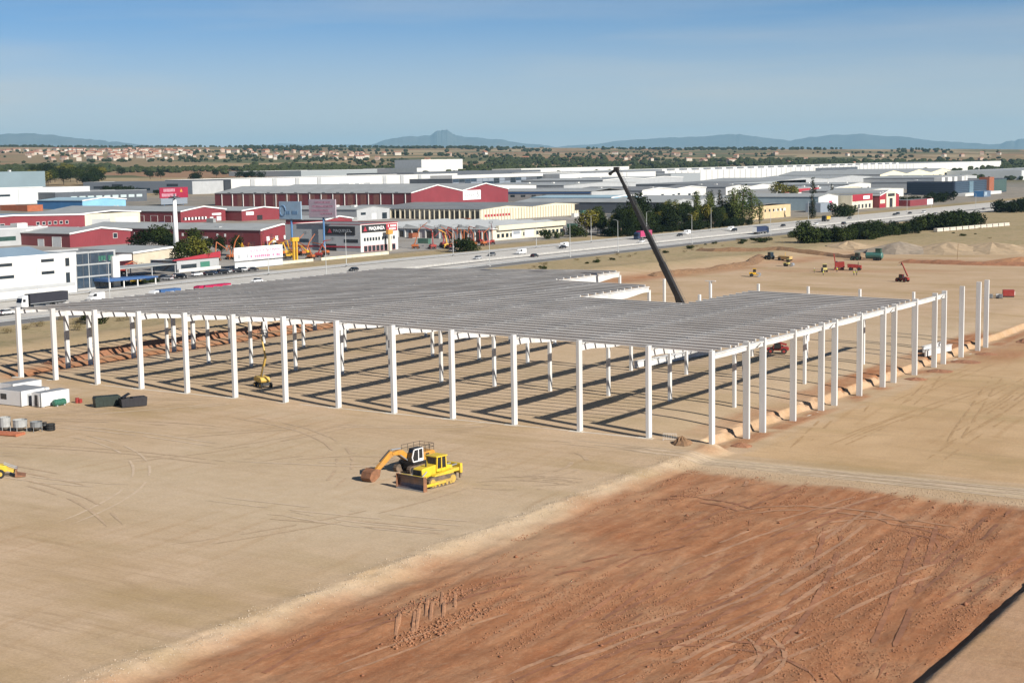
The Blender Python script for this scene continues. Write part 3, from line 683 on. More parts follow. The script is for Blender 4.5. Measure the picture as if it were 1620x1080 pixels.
for i in range(11): b.win('+x', 2.2+i*2.05+(.6 if i > 5 else 0), 4.8, 1.3, 1.5, GL)
for i in range(8): b.win('+x', 2.2+i*2.9, .2, 2.2, 2.4, GL, frame=TXR)
MB().bb(-44, 0, -.16, 0, 2.0, 2.7).build('red_band', TXR, b.g); b.win('-y', 1.5, 4.2, 8, 1.5, GL); b.win('-y', 14, .3, 9, 3.2, TXB, 'roller_door'); b.win('-y', 30, 4, 9, 1.6, GLB)
# --- cream works with ribbed concrete walls
def fins(b, face, u0, u1, step, z0, z1, m, w=.35, d=.45):
    u = u0
    while u < u1:
        if face == '+x': MB().bb(0, d, u, u+w, z0, z1).build('fin', m, b.g)
        else: MB().bb(-u-w, -u, -d, 0, z0, z1).build('fin', m, b.g)
        u += step
b = Bld('ribbed_works', 'long cream works with vertical concrete fins along its lit wall', 'factory', -454, 603, 120, 122, 7.4); b.walls(CREAM, BEIGE, 1.6, 2).gable(ROOFD, 1.6, 2, trim=None)
fins(b, '+x', 0, 121, 3.4, 0, 7.2, CREAM, .5, .6); fins(b, '-y', 0, 112, 4.0, 0, 7.2, CREAM, .5, .6)
for i in range(14): b.win('-y', 1.2+i*8, .6, 5.6, 5.6, glass('shed_dark', (.035, .03, .025)), 'bay')
b.win('+x', 4, 2.4, 30, 1.6, TXR, 'banner'); b.win('+x', 117, 3.2, 4.5, 4, TXB, 'vent_box', proud=1)
b = Bld('sawtooth_works', 'cream works with folded pale roof and finned wall beside the rental yard', 'factory', -330, 432, 78, 69, 5.6); b.walls(CREAM, GRYW)
MB().prism([(-.8, 5.65), (4, 5.65), (4, 6.0), (-.8, 6.0)], -78, 1, 'x').build('eave', WHT, b.g)
for i in range(7):
    x0 = -78+i*11.1; MB().prism([(x0, 5.7), (x0+11, 5.7), (x0+10.6, 6.3), (x0+2, 8.0)], .2, 68, 'y').build('roof_fold', mat('pale_metal_roof', (.45, .46, .45), .5, .1, .2), b.g)
MB().bb(-.3, 1.6, 4, 69, 5.0, 7.4).build('fascia', CREAM, b.g); fins(b, '-y', 1, 76, 4.4, 0, 5.4, WHT, .6, .5)
for i in range(16): b.win('+x', 4.6+i*4.05, 1.2, 2.4, 2.0, GL)
b.win('+x', 18, .2, 9, 4.6, WHT, 'door_panel', proud=.16); b.win('+x', 19.5, 2.4, 6, 1.6, mat('sign_grey', (.25, .27, .3), .6), 'sign', proud=.22); b.win('+x', 30, .2, 9, 4.6, WHT, 'door_panel', proud=.16)
for i in range(7): b.win('-y', 3+i*10.5, .3, 6.5, 4.2, glass('shed_dark', (.035, .03, .025)), 'bay')
# --- back row of white logistics sheds
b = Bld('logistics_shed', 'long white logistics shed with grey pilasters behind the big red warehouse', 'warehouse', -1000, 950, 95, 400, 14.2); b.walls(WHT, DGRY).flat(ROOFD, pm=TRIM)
for u in (28, 62, 98, 134, 250, 283, 318): MB().bb(0, .9, u, u+6, 0, 14).build('pilaster', GRYW, b.g)
for u, w in ((168, 22), (196, 12), (212, 16)): b.win('+x', u, 2, w, 7, TRIM, 'panel', proud=.6); b.win('+x', u+2, 3, w-4, 4, GRYW, 'panel', proud=.7)
for i in range(22): b.win('+x', 252+i*6.5, .6, 3.6, 2.6, glass('green_glass', (.03, .07, .06)), 'dock_door')
b = Bld('grey_logistics_office', 'blue grey office wing with dark windows left of the long white logistics shed', 'office', -1010, 905, 160, 44, 13); b.walls(GRYW, mat('slate_panel', (.2, .23, .27), .6)).flat(ROOFD)
for u, z in ((20, 8), (60, 4), (100, 8), (40, 2), (128, 6)): b.win('-y', u, z, 16, 2.6, GLB)
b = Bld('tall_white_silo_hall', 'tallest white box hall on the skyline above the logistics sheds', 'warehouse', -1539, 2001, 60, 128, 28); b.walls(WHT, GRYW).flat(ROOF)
b = Bld('white_annex', 'white annex in front of the tallest white box hall', 'warehouse', -1500, 1935, 120, 64, 13); b.walls(WHT, GRYW).flat(ROOFD); b.win('+x', 14, 0, 30, 5, GRYW, 'roller_door')
b = Bld('grey_annex', 'long low grey building left of the tallest white box hall', 'warehouse', -1560, 1700, 160, 200, 10); b.walls(mat('mid_grey_panel', (.26, .28, .29), .6)).flat(ROOFD, pm=TRIM); b.win('+x', 130, .5, 60, 3, GLB)
b = Bld('dark_glass_shed', 'dark glazed office front with chequered panes between two white sheds', 'office', -905, 1205, 60, 192, 12.5); b.walls(DGRY).flat(ROOFD)
MB().bb(-30, .6, -.5, 192, 12.5, 16.2).build('white_fascia', WHT, b.g)
rr = random.Random(4)
for i in range(16):
    for j in range(3): b.win('+x', 2+i*11.8, 1+j*3.8, 11, 3.4, rr.choice([GLB, GL, mat('slate_panel', (.2, .23, .27), .6), DGRY]), proud=.1)
b = Bld('dark_upper_shed', 'dark grey flat shed behind the chequered glass office', 'warehouse', -1180, 1500, 120, 330, 13); b.walls(DGRY).flat(ROOFD)
b = Bld('white_block_shed', 'plain white block shed right of the chequered glass office', 'warehouse', -882, 1400, 120, 250, 15.5); b.walls(WHT, GRYW).flat(ROOF, pm=TRIM)
MB().bb(0, .3, 168, 170, 0, 15.4).build('panel_joint', GRYW, b.g)
b = Bld('white_low_shed', 'low white shed on the skyline left of the crane boom', 'warehouse', -1320, 1990, 60, 380, 12); b.walls(WHT).flat(ROOF)
b = Bld('grey_link_building', 'grey link building between the two big white sheds by the crane boom', 'warehouse', -860, 1652, 40, 90, 13); b.walls(mat('mid_grey_panel', (.26, .28, .29), .6)).flat(ROOFD)
b = Bld('huge_white_shed', 'huge white shed stretching along the skyline to the right', 'warehouse', -915, 1740, 260, 1700, 15.5); b.walls(WHT, GRYW).flat(ROOF, pm=TRIM)
for i in range(54): MB().bb(0, .5, 12+i*20, 13.2+i*20, 0, 15.2).build('panel_joint', GRYW, b.g)
MB().bb(-.2, 1.0, 560, 760, 0, 13).build('dark_dock', DGRY, b.g)
for i in range(26): b.unit(-20, 30+i*40, 6, 14, 2.6, WHT)
b = Bld('low_grey_shed', 'low dark grey shed in front of the huge white shed', 'warehouse', -640, 1330, 120, 260, 8.5); b.walls(mat('mid_grey_panel', (.26, .28, .29), .6), DGRY).flat(ROOFD)
b = Bld('grey_hall', 'grey hall with a row of small square windows above the blue halls', 'warehouse', -560, 925, 130, 60, 10.2); b.walls(GRYW, mat('putty_panel', (.33, .31, .30), .7)).gable(ROOF, 2, trim=None)
for i in range(11): b.win('-y', 12+i*11, 5.6, 4.4, 1.8, GL)
MB().bb(-128, -1, -.3, 0, 8.6, 10).build('dark_band', TXBL, b.g)
b = Bld('blue_hall', 'blue hall with long shaded dark blue side before the crane boom', 'warehouse', -474, 807, 72, 50, 9.5); b.walls(BLUL, BLUD, 1.2).gable(mat('pale_blue_roof', (.3, .42, .48), .6, .1, .05), 1.2)
# --- right-hand group
b = Bld('ochre_workshop', 'ochre workshop with small square windows behind the cypress', 'workshop', -322, 724, 30, 66, 8.5); b.walls(mat('ochre_render', (.5, .38, .22), .85, .1, .2)).gable(ROOFD, 1.2, trim=None)
for i in range(7): b.win('+x', 8+i*7, 4.4, 2.4, 1.6, GL)
for i in range(4): b.win('+x', 36+i*6, 4.2, 3.2, 1.8, TRIM, 'window')
b = Bld('roof_field_hall', 'wide grey roofed hall behind the ochre workshop', 'warehouse', -400, 760, 130, 130, 8.8); b.walls(GRYW, DGRY, 2, 3).gable(ROOF, 2, 3, trim=None)
b = Bld('white_store', 'white arched hall with a pink door by the highway', 'store', -343, 893, 60, 40, 10.6); b.walls(WHT, mat('blue_grey_sheet', (.26, .33, .36), .6, .1, .2), 2).gable(ROOF, 2, trim=None)
b.win('+x', 21, 0, 6, 7, mat('pink_door', (.6, .04, .12), .6), 'door', proud=.12); MB().bb(.3, 12, -26, -4, -1, 6.6).build('grey_lean_to', mat('slate_panel', (.2, .23, .27), .6), b.g)
b = Bld('red_fascia_store', 'cream store with dark red fascia panel right of the white arched hall', 'store', -333, 936, 40, 46, 11); b.walls(CREAM).flat(ROOFD)
b.win('+x', 1, 6.2, 44, 5.2, mat('dark_red_fascia', (.3, .02, .035), .6), 'fascia', proud=.3); b.win('+x', 24, 7.4, 14, 2.6, TXW, 'sign', proud=.4)
for i in range(5): b.win('+x', 5+i*8, .4, 4.2, 3.2, GL, frame=TRIM)
b = Bld('gabled_store', 'cream gabled store front with dark doorway between red walls', 'store', -328, 984, 50, 46, 9.6); b.walls(mat('dark_red_fascia', (.3, .02, .035), .6), REDX, 4).gable(ROOF, 4)
MB().prism([(14, -1), (36, -1), (36, 11.6), (25, 13.6), (14, 11.6)], .1, .8, 'x').build('gable_front', CREAM, b.g); b.win('+x', 21, 0, 7, 7.2, TXB, 'doorway', proud=.95); b.win('+x', 17, 8.6, 16, 2.4, GL, proud=.9); b.win('+x', 1, 3.4, 11, 3, CREAM, 'panel', proud=.2)
for i in range(7): MB().prism([(6+i*6, 11.2+.4*(3-abs(3-i))), (9+i*6, 11.2+.4*(3-abs(3-i))), (9+i*6, 12.4+.4*(3-abs(3-i))), (6+i*6, 12.4+.4*(3-abs(3-i)))], -46, -2, 'x').build('roof_light', mat('pale_metal_roof', (.45, .46, .45), .5, .1, .2), b.g)
b = Bld('red_low_shed', 'low red shed with white end wall right of the gabled store', 'shed', -320, 1034, 26, 60, 5); b.walls(REDW, REDX).flat(ROOFD); b.win('+x', 44, 0, 15, 4.6, TXW, 'white_panel', proud=.1)
b = Bld('dark_louvre_office', 'dark blue louvred office complex with orange stair tower at the right', 'office', -381, 1352, 50, 190, 14.5); b.walls(mat('navy_louvre', (.025, .04, .07), .5, .1, .3), mat('navy_panel', (.02, .028, .05), .5)).flat(ROOFD, pm=DGRY)
for j in range(7): MB().bb(0, .5, 2, 112, 1.2+j*1.9, 1.9+j*1.9).build('louvre', mat('steel_blue_louvre', (.05, .085, .12), .5, .1, .2), b.g)
for j in range(7): MB().bb(-49, -1, -.5, 0, 1.2+j*1.9, 1.9+j*1.9).build('louvre', mat('navy_louvre', (.025, .04, .07), .5), b.g)
b.win('+x', 48, 1, 14, 13, glass('pale_blue_glass', (.10, .18, .24)), 'glass_stair', proud=.8); MB().bb(-8, 3, 112, 130, -1, 17).build('stair_tower', mat('orange_panel', (.27, .09, .045), .6), b.g)
b.win('+x', 131, .5, 58, 13.4, mat('green_glass_wall', (.04, .08, .075), .3, .15, .1), 'curtain_wall', proud=.2)
for u, w in ((2, 10), (22, 14), (44, 10), (70, 12), (80, 10)): b.unit(-14, u, 8, w, 4.2, WHT)
MB().bb(2, 14, -10, 120, -1.5, 2.4).build('plinth_wall', WHT, b.g)
b = Bld('wavy_shed', 'cream shed with a wavy roofline behind the louvred office', 'warehouse', -684, 1978, 160, 350, 10.5); b.walls(mat('warm_cream', (.68, .63, .46), .7, .04, .05), GRYW, 5.5, 3).gable(ROOF, 5.5, 3, trim=None)
b = Bld('grey_vault_shed', 'broad grey roofed shed left of the wavy cream shed', 'warehouse', -640, 1500, 110, 330, 9); b.walls(GRYW, GRYW, 3, 2).gable(ROOF, 3, 2, trim=None)
b = Bld('pale_panel_shed', 'pale panel shed at the right edge behind the louvred office', 'warehouse', -560, 2280, 120, 520, 15); b.walls(mat('pale_panel', (.5, .52, .52), .6, .05, .05)).flat(ROOF); b.win('+x', 260, 4, 60, 5, GRYW, 'panel')
b = Bld('red_sign_store', 'small white store with red fascia boards behind the yellow-green tree', 'store', -480, 1130, 40, 110, 9); b.walls(WHT).flat(ROOF)
for u, w in ((12, 26), (52, 30), (88, 16)): b.win('+x', u, 5.4, w, 3.4, TXR, 'sign', proud=.3)
b = Bld('brown_low_store', 'low store with brown front among the grey roofs at right', 'store', -455, 985, 40, 50, 6.5); b.walls(mat('maroon_wall', (.13, .025, .035), .7)).flat(ROOF)
b = Bld('grey_strip_hall', 'low grey roofed hall left of the louvred office', 'warehouse', -420, 1190, 70, 120, 7.5); b.walls(WHT, GRYW, 1.6).gable(ROOF, 1.6, trim=None)
b = Bld('blue_kiosk', 'blue patterned kiosk before the louvred office', 'kiosk', -345, 1330, 10, 24, 6); b.walls(mat('kiosk_blue', (.10, .14, .20), .6, .3, .4), BLUD).flat(ROOFD); b.win('+x', 2, 1, 9, 4, mat('kiosk_pale', (.25, .32, .38), .6, .3, .4), 'panel')
b = Bld('garden_works', 'low workshop with a grey green roof behind the banner', 'workshop', -352, 215, 40, 40, 5.2); b.walls(BEIGE, mat('maroon_wall', (.13, .025, .035), .7), 1).gable(ROOF, 1)
b = Bld('rental_office', 'rental yard office with red canopy and green door behind the parked cars', 'shop', -318, 205, 14, 22, 4.4); b.walls(GRYW, GLB).flat(ROOF)
MB().prism([(-2, 4.4), (22.5, 4.4), (22.5, 6.6), (-2, 4.7)], -.5, .5, 'x').build('red_canopy', TXR, b.g); b.win('+x', 12, .2, 5, 3, mat('sign_green', (.05, .17, .12), .5), 'door'); b.win('+x', 2, .3, 8, 2.4, GL); MB().bb(.4, .9, 0, 22, -.5, 1.2).build('white_low_wall', WHT, b.g)
b = Bld('porch_shelter', 'open grey shelter over the rental yard at the left', 'shelter', -312, 163, 12, 36, 4.0, 0)
MB().bb(-12, 0, 0, 36, 3.7, 4.0).build('roof', ROOF, b.g)
for u in (.3, 12, 24, 35.4):
    for x in (-11.6, -.6): MB().bb(x, x+.3, u, u+.3, -.3, 3.7).build('post', GRYW, b.g)
# --- boundary wall of the rental yard
g = empty('yard_wall', (-312, 255, 2.3), 0, 'low cream wall along the rental yard and dealer forecourt', 'wall')
for i in range(14):
    if i != 4: MB().bb(-.15, .15, i*5, i*5+4.9, -.5, 1.1).build('panel', CREAM, g)
# --- hoardings
def hoarding(name, label, x, y, w, h, z0, m, post, posts=2, face='+x'):
    z = float(zf(np.array([x]), np.array([y]))[0]); g = empty(name, (x, y, z), 0, label, 'billboard')
    if face == '+x':
        o = MB().bb(-.25, .25, 0, w, z0, z0+h).build('board', m, g, bevel=.04); ps = [(0-.5, w*(i+.5)/posts) for i in range(posts)]
    else:
        o = MB().bb(-w, 0, -.25, .25, z0, z0+h).build('board', m, g, bevel=.04); ps = [(-w*(i+.5)/posts, .5) for i in range(posts)]
    for px_, py_ in ps: MB().tube([(px_, py_, -.5), (px_, py_, z0+h*.6)], .45 if posts == 1 else .22, 8).build('post', post, g)
    MB().bb(*((-1.1, 0, -.1, w+.1) if face == '+x' else (-w-.1, .1, 0, 1.1)), z0-.3, z0-.12).build('walkway', steel, g)
    return g
bluep = mat('blue_post', (.07, .17, .34), .5, .1, .6)
bill = lambda n, a: mat(n, a, .55, .12, .4, dirt=(.35, .36, .4), dirt_amt=.3)
g = hoarding('billboard', 'faded blue billboard on a dark post, left of two by the dealer', -342, 303, 12.5, 7.6, 15.2, bill('faded_blue_board', (.25, .36, .47)), bluep, 1, '-y')
blocks(g, mat('faded_blue_print', (.12, .22, .36), .7, .25, 1), (-5.2, -.26, 18.0), 6.5, 1.5, 6, 3, '-y'); o = MB().tube([(-10.4+1.7*math.cos(t*.5), -.3, 18.8+2.3*math.sin(t*.5)) for t in range(13)], .2, 5).build('ring_logo', mat('faded_blue_print', (.12, .22, .36), .7), g)
g = hoarding('billboard', 'faded pink and grey billboard on a blue post, right of two by the dealer', -341, 325, 15.5, 8.0, 15.2, bill('faded_pink_board', (.42, .33, .38)), bluep, 1, '-y')
for i, (z, w, x) in enumerate(((21.4, 9, -3), (19.6, 12, -1.5), (17.8, 10, -4), (16.4, 7, -2))): MB().bb(x-w, x, -.3, -.25, z, z+.9).build('faded_print', mat('faded_red_print', (.42, .23, .29), .7, .35, 1), g)
g = hoarding('billboard', 'dark red billboard with pale lettering above the grey roofs at left', -804, 663, 31, 8.4, 6.0, mat('crimson_board', (.28, .012, .04), .6, .1, .1), bluep, 3)
MB().bb(.1, .26, 1, 30, 1, 5.9).build('lower_panel', mat('slate_panel', (.2, .23, .27), .6), g)
pl = mat('pale_rose_print', (.5, .3, .36), .6); blocks(g, pl, (.26, 9.5, 12.2), 14, 2.4, 9, 4); blocks(g, pl, (.26, 10, 8.4), 16, 2.4, 10, 5); MB().prism([(22, 10.6), (25, 10.6), (23.5, 13.4)], .27, .34, 'x').build('emblem', mat('ochre_mark', (.5, .25, .05), .6), g)
g = hoarding('banner_board', 'long white banner board with pink lettering in front of the rental yard', -309, 226, 27, 5.0, 3.2, TXW, steel, 4)
text('ALQUILER DE MAQUINARIA', 1.7, mat('pink_print', (.6, .1, .25), .6), g, (.3, 17, 6.6), wmax=17); blocks(g, mat('pink_print', (.6, .1, .25), .6), (.26, 17, 4.5), 17, 1.0, 15, 6)
blocks(g, mat('sign_grey', (.25, .27, .3), .6), (.26, 4.4, 4.8), 6, 1.3, 6, 7)
MB().bb(.1, .2, 0, 27, .2, 2.6).build('lower_panel', mat('pale_panel', (.5, .52, .52), .6, .05, .05), g)
g = empty('white_mast', (-361, 247, 3.2), 0, 'tall tapering white mast with a dark platform rising from the rental yard', 'mast')
MB().tube([(0, 0, 6), (0, 0, 25)], [1.15, .75], 12).build('mast_tube', mat('mast_white', (.78, .78, .77), .5, .04, .5), g, smooth=True)
MB().tube([(0, 0, -.5), (0, 0, 6)], 1.05, 12).build('mast_base', GRYW, g); MB().box((0, 0, 25.6), (3.4, 3.4, .5)).build('platform', DGRY, g); MB().tube([(0, 0, 25), (0, 0, 27.2)], .35, 8).build('mast_head', DGRY, g)
for s_ in (-1, 1): MB().tube([(s_*.4, 0, 26), (s_*2.4, 0, 26.3)], .16, 6).build('bracket', DGRY, g)
g = empty('totem_sign', (-319, 272, 2.4), 0, 'yellow totem sign on two legs before the rental yard', 'sign')
ye = mat('safety_yellow', (.62, .33, .03), .5, .1, 1)
for y in (-.9, .9): MB().bb(-.4, .4, y-.35, y+.35, -.3, 8).build('leg', ye, g)
MB().bb(-.6, .6, -2, 2, 8, 9.6).build('head', ye, g)
g = empty('totem_sign', (-326, 344, 2.4), 0, 'cream totem sign with brown head before the dealer showroom', 'sign')
MB().bb(-.5, .5, -.7, .7, -.3, 8).build('post', CREAM, g); MB().bb(-.7, .7, -1.8, 1.6, 7.4, 9.4).build('head', mat('ochre_mark', (.5, .25, .05), .6), g)

# --- more sheds filling the estate behind the tree belt and the stores
ORD = ('first', 'second', 'third', 'fourth', 'fifth', 'sixth', 'seventh', 'eighth', 'ninth', 'tenth', 'eleventh', 'twelfth', 'thirteenth', 'fourteenth', 'fifteenth', 'sixteenth')
rr = random.Random(8)
for i, (x, y, dx, dy, h, w, n) in enumerate(((-560, 1015, 110, 130, 9, WHT, 2), (-700, 1110, 120, 150, 10, GRYW, 1), (-470, 1245, 60, 80, 8, CREAM, 1), (-560, 1190, 70, 120, 9, WHT, 2), (-770, 1310, 110, 200, 11, GRYW, 2), (-520, 1420, 90, 70, 8, WHT, 1), (-450, 1570, 100, 170, 9, WHT, 2), (-540, 1790, 110, 180, 10, GRYW, 2),
                                            (-640, 800, 110, 110, 9, GRYW, 2), (-720, 950, 120, 140, 10, WHT, 1), (-380, 900, 50, 80, 7, GRYW, 1), (-520, 560, 60, 34, 7, GRYW, 1))):
    b = Bld('filler_shed', f'grey roofed industrial shed in the packed estate, {ORD[i]} of the plain ones', 'warehouse', x, y, dx, dy, h); b.walls(w, GRYW, 1.8, n).gable(ROOF if i % 3 else ROOFD, 1.8, n, trim=None if i % 2 else TRIM)
    for k in range(int(dy/11)): b.win('+x', 4+k*11, .3 if k % 3 else 3.5, 5, 4 if k % 3 else 1.6, DOORW if k % 3 == 1 else GL, 'door' if k % 3 else 'window')
    for k in range(3): b.unit(-10-k*dx/4, dy*.3, 3, 3, 2.6, WHT)
# --- containers, pallets and stored goods that clutter the yards
GC = [mat('container_'+n, c, .6, .15, .4, dirt=(.2, .15, .1)) for n, c in (('blue', (.05, .10, .2)), ('rust', (.25, .08, .04)), ('grey', (.25, .26, .26)), ('white', (.55, .55, .52)), ('green', (.05, .12, .09)))]; CN = ('blue', 'rust-red', 'grey', 'white', 'green')
cme = [MB().bb(-3, 3, -1.2, 1.2, 0, 2.6).mesh('box', m_) for m_ in GC]; dme = [MB().bb(3.0, 3.06, -1.1, 1.1, .1, 2.5).mesh('door', m_) for m_ in GC]; rme = MB().bb(-3.02, 3.02, -1.23, -1.2, 0, .2).mesh('rail', GRYW)
for i in range(90):
    for _ in range(20):
        x, y = rr.uniform(-600, -318), rr.uniform(130, 900)
        if not (x > -330 and 320 < y < 520): break
    c = rr.randrange(5); g = empty('container', (x, y, float(zf(np.array([x]), np.array([y]))[0])+.07), rr.choice((0, 1.571))+rr.uniform(-.06, .06), f'{CN[c]} storage container standing in the yards of the estate', 'container', 'storage containers in the estate yards')
    link('box', cme[c], g); link('door', dme[c], g); link('rail', rme, g)
# ------------------------------------------------------------------ road vehicles
TYRE = mat('tyre_rubber', (.018, .018, .018), .9, .2, 2); RIM = mat('wheel_rim', (.35, .35, .36), .4, .1, 2, metal=.6)
CG = glass('car_glass', (.012, .015, .02))
def carpaint(n, c): return mat('paint_'+n, c, .3, .04, 1, spec=.6)
PAINT = {'white': carpaint('white', (.75, .75, .74)), 'silver': carpaint('silver', (.42, .43, .44)), 'black': carpaint('black', (.012, .012, .014)), 'dark blue': carpaint('navy', (.015, .03, .07)),
         'red': carpaint('red', (.35, .012, .02)), 'yellow': carpaint('yellow', (.62, .4, .02)), 'grey': carpaint('grey', (.13, .135, .14)), 'blue': carpaint('blue', (.03, .1, .3))}
HLM = mat('headlight_lens', (.7, .7, .68), .2, .05, 2); TLM = mat('tail_light', (.4, .01, .01), .3, .05, 2)
_car = {}
def sub(name, me, parent): return link(name, me, parent)
wheel_me = MB().wheel((0, 0, 0), .33, .22).mesh('wheel', TYRE); rim_me = MB().wheel((0, 0, 0), .2, .24).mesh('rim', RIM)
def car_meshes(kind):
    if kind in _car: return _car[kind]
    if kind == 'car':
        body = [(-2.1, .35), (2.1, .35), (2.15, .62), (2.0, .82), (1.15, .95), (-1.7, 1.0), (-2.1, .9)]; cab = [(1.2, .95), (.45, 1.42), (-1.2, 1.45), (-1.95, .98)]; w, wx = 1.72, (1.3, -1.3)
    elif kind == 'suv':
        body = [(-2.2, .4), (2.2, .4), (2.25, .75), (2.1, 1.0), (1.3, 1.1), (-2.1, 1.12), (-2.25, .9)]; cab = [(1.35, 1.1), (.7, 1.68), (-1.9, 1.7), (-2.15, 1.1)]; w, wx = 1.82, (1.4, -1.4)
    else:
        body = [(-2.75, .35), (2.7, .35), (2.75, .95), (2.0, 1.25), (1.2, 2.25), (-2.75, 2.35)]; cab = [(2.02, 1.24), (1.28, 2.1), (.35, 2.12), (.35, 1.3)]; w, wx = 1.95, (1.8, -1.75)
    b_ = MB().prism(body, -w/2, w/2, 'y'); c = MB()
    n = len(cab); ins = .0 if kind == 'van' else .12
    wy = w/2+.015 if kind == 'van' else w/2-.03
    vs_ = [(p[0], -wy, p[1]) if p[1] < 1.2 or kind == 'van' else (p[0], -wy+ins, p[1]) for p in cab]+[(p[0], wy, p[1]) if p[1] < 1.2 or kind == 'van' else (p[0], wy-ins, p[1]) for p in cab]
    c.add(vs_, [tuple(range(n)), tuple(range(n, 2*n))]+[(i, (i+1) % n, n+(i+1) % n, n+i) for i in range(n)])
    roof = None
    if kind != 'van': roof = MB().bb(cab[2][0]+.05, cab[1][0]-.02, -w/2+.18, w/2-.18, cab[1][1]-.02, cab[1][1]+.06)
    _car[kind] = (b_, c, roof, w, wx); return _car[kind]
def make_car(kind, colour):
    b_, c, roof, w, wx = car_meshes(kind); g = empty('van' if kind == 'van' else 'car')
    b_.build('body', PAINT[colour], g, bevel=.06); c.build('windows', CG, g)
    if roof: roof.build('roof', PAINT[colour], g, bevel=.03)
    for x in wx:
        for s_ in (-1, 1):
            o = link('wheel', wheel_me, g, (x, s_*(w/2-.08), .33)); link('rim', rim_me, o)
    fx_ = 2.16 if kind == 'car' else 2.24 if kind == 'suv' else 2.72
    for s_ in (-1, 1):
        MB().box((fx_-.05, s_*w*.36, .7), (.12, .34, .14)).build('headlight', HLM, g); MB().box((-fx_+.04 if kind != 'van' else -2.75, s_*w*.38, .85), (.1, .28, .2)).build('tail_light', TLM, g)
    return g
proto = {}
def put_vehicle(kind, colour, x, y, heading, label, group, z=None):
    key = (kind, colour)
    if key in proto: o = copy_tree(proto[key])
    else: o = make_car(kind, colour); proto[key] = o
    o.location = (x, y, (float(zf(np.array([x]), np.array([y]))[0])+.21) if z is None else z); o.rotation_euler = (0, 0, heading)
    return tag(o, label, 'van' if kind == 'van' else 'car', group)
HW = 'vehicles driving along the highway'
S_, N_ = -R(90), R(90)
road = [('car', 'white', -245, 70, N_, 'white car at the left edge of the photo, near highway lanes'), ('van', 'white', -256, 111, S_, 'white van close behind the black trailer truck'),
        ('car', 'white', -257, 182, S_, 'white car low behind the roof edge near the red trailer'), ('car', 'black', -260, 237, S_, 'lone black car above the middle of the grey roof'),
        ('van', 'white', -268, 399, S_, 'white van beside a dark car, left of the tree belt'), ('car', 'black', -263, 390, S_, 'black car just before the white van at the tree belt'),
        ('van', 'white', -257, 346, S_, 'small white van driving below the cream works'), ('car', 'silver', -254, 309, S_, 'silver white car just left of the small van below the cream works'),
        ('car', 'grey', -262, 331, S_, 'dark car on the far lane below the finned cream wall'), ('car', 'black', -240, 330, N_, 'black car in the near lanes below the small white van'),
        ('car', 'white', -254, 448, S_, 'white car under the red trailer beside the crane boom'), ('car', 'black', -266, 512, S_, 'dark car right behind the red trailer truck'),
        ('van', 'white', -272, 532, S_, 'white van right of the crane boom on the far lane'), ('van', 'white', -269, 580, S_, 'white van between the poplars and the dark coach'),
        ('suv', 'black', -263, 572, S_, 'dark car in front of the white van by the poplars'), ('car', 'black', -262, 637, S_, 'black car below the ochre workshop'),
        ('car', 'white', -254, 668, S_, 'white car following the black one below the white arched hall'), ('suv', 'black', -238, 672, N_, 'dark green car hidden behind the near hedge'),
        ('car', 'grey', -268, 760, S_, 'grey car right behind the yellow truck'), ('car', 'black', -262, 830, S_, 'first of three dark cars in a line below the red shed'),
        ('suv', 'black', -265, 845, S_, 'second of three dark cars in a line below the red shed'), ('car', 'black', -262, 862, S_, 'third of three dark cars in a line below the red shed'),
        ('suv', 'white', -258, 880, S_, 'white car above the far hedge'), ('car', 'silver', -240, 852, N_, 'silver car in the near lanes above the far hedge'), ('car', 'grey', -238, 960, N_, 'dark car in the near lanes before the right end of the road')]
for k, c, x, y, hd, lb in road: put_vehicle(k, c, x, y, hd, lb, HW)
PK = 'cars parked along the service road'
cols = ['red', 'white', 'silver', 'black', 'dark blue', 'silver', 'black', 'black', 'yellow', 'dark blue', 'blue', 'black', 'silver', 'dark blue', 'black', 'white']
seen = {}
rr = random.Random(12)
for i in range(16):
    c = cols[i]; y = 136+i*3.55; row = i % 2; nice = {'red': 'red car parked before the glass office', 'yellow': 'bright yellow car parked by the green hedge below the blue canopy', 'white': 'white car parked in the roadside row of cars', 'blue': 'bright blue car parked in the roadside row'}
    put_vehicle('suv' if rr.random() < .35 else 'car', c, -296-row*5.5+rr.uniform(-.5, .5), y, rr.choice((0, math.pi))+rr.uniform(-.1, .1) if c != 'white' else N_,
                nice.get(c, f'{c} car parked in the row before the blue canopy'), PK+' before the blue canopy')
for i, (c, y) in enumerate([('white', 196), ('black', 201), ('dark blue', 204.5), ('black', 208), ('silver', 212), ('black', 216), ('silver', 220), ('black', 224)]):
    put_vehicle('suv' if i % 3 == 0 else 'car', c, -299+(i % 2)*1.2, y, N_+rr.uniform(-.5, .5), 'white car at the left end of the row below the banner board' if i == 0 else f'{c} car parked in the row below the banner board', PK+' below the banner board')
for x, y, c, lb in ((-312, 372, 'silver', 'pale pickup parked before the dealer showroom'), (-311, 380, 'black', 'black car parked right of the pale pickup by the dealer'), (-297, 352, 'silver', 'silver car alone on the service road left of the finned works'),
                    (-372, 318, 'white', 'white car parked left of the long red hall doors'), (-366, 332, 'white', 'white car parked under the long red hall doors')):
    put_vehicle('suv' if c == 'silver' and y > 360 else 'car', c, x, y, N_, lb, None)
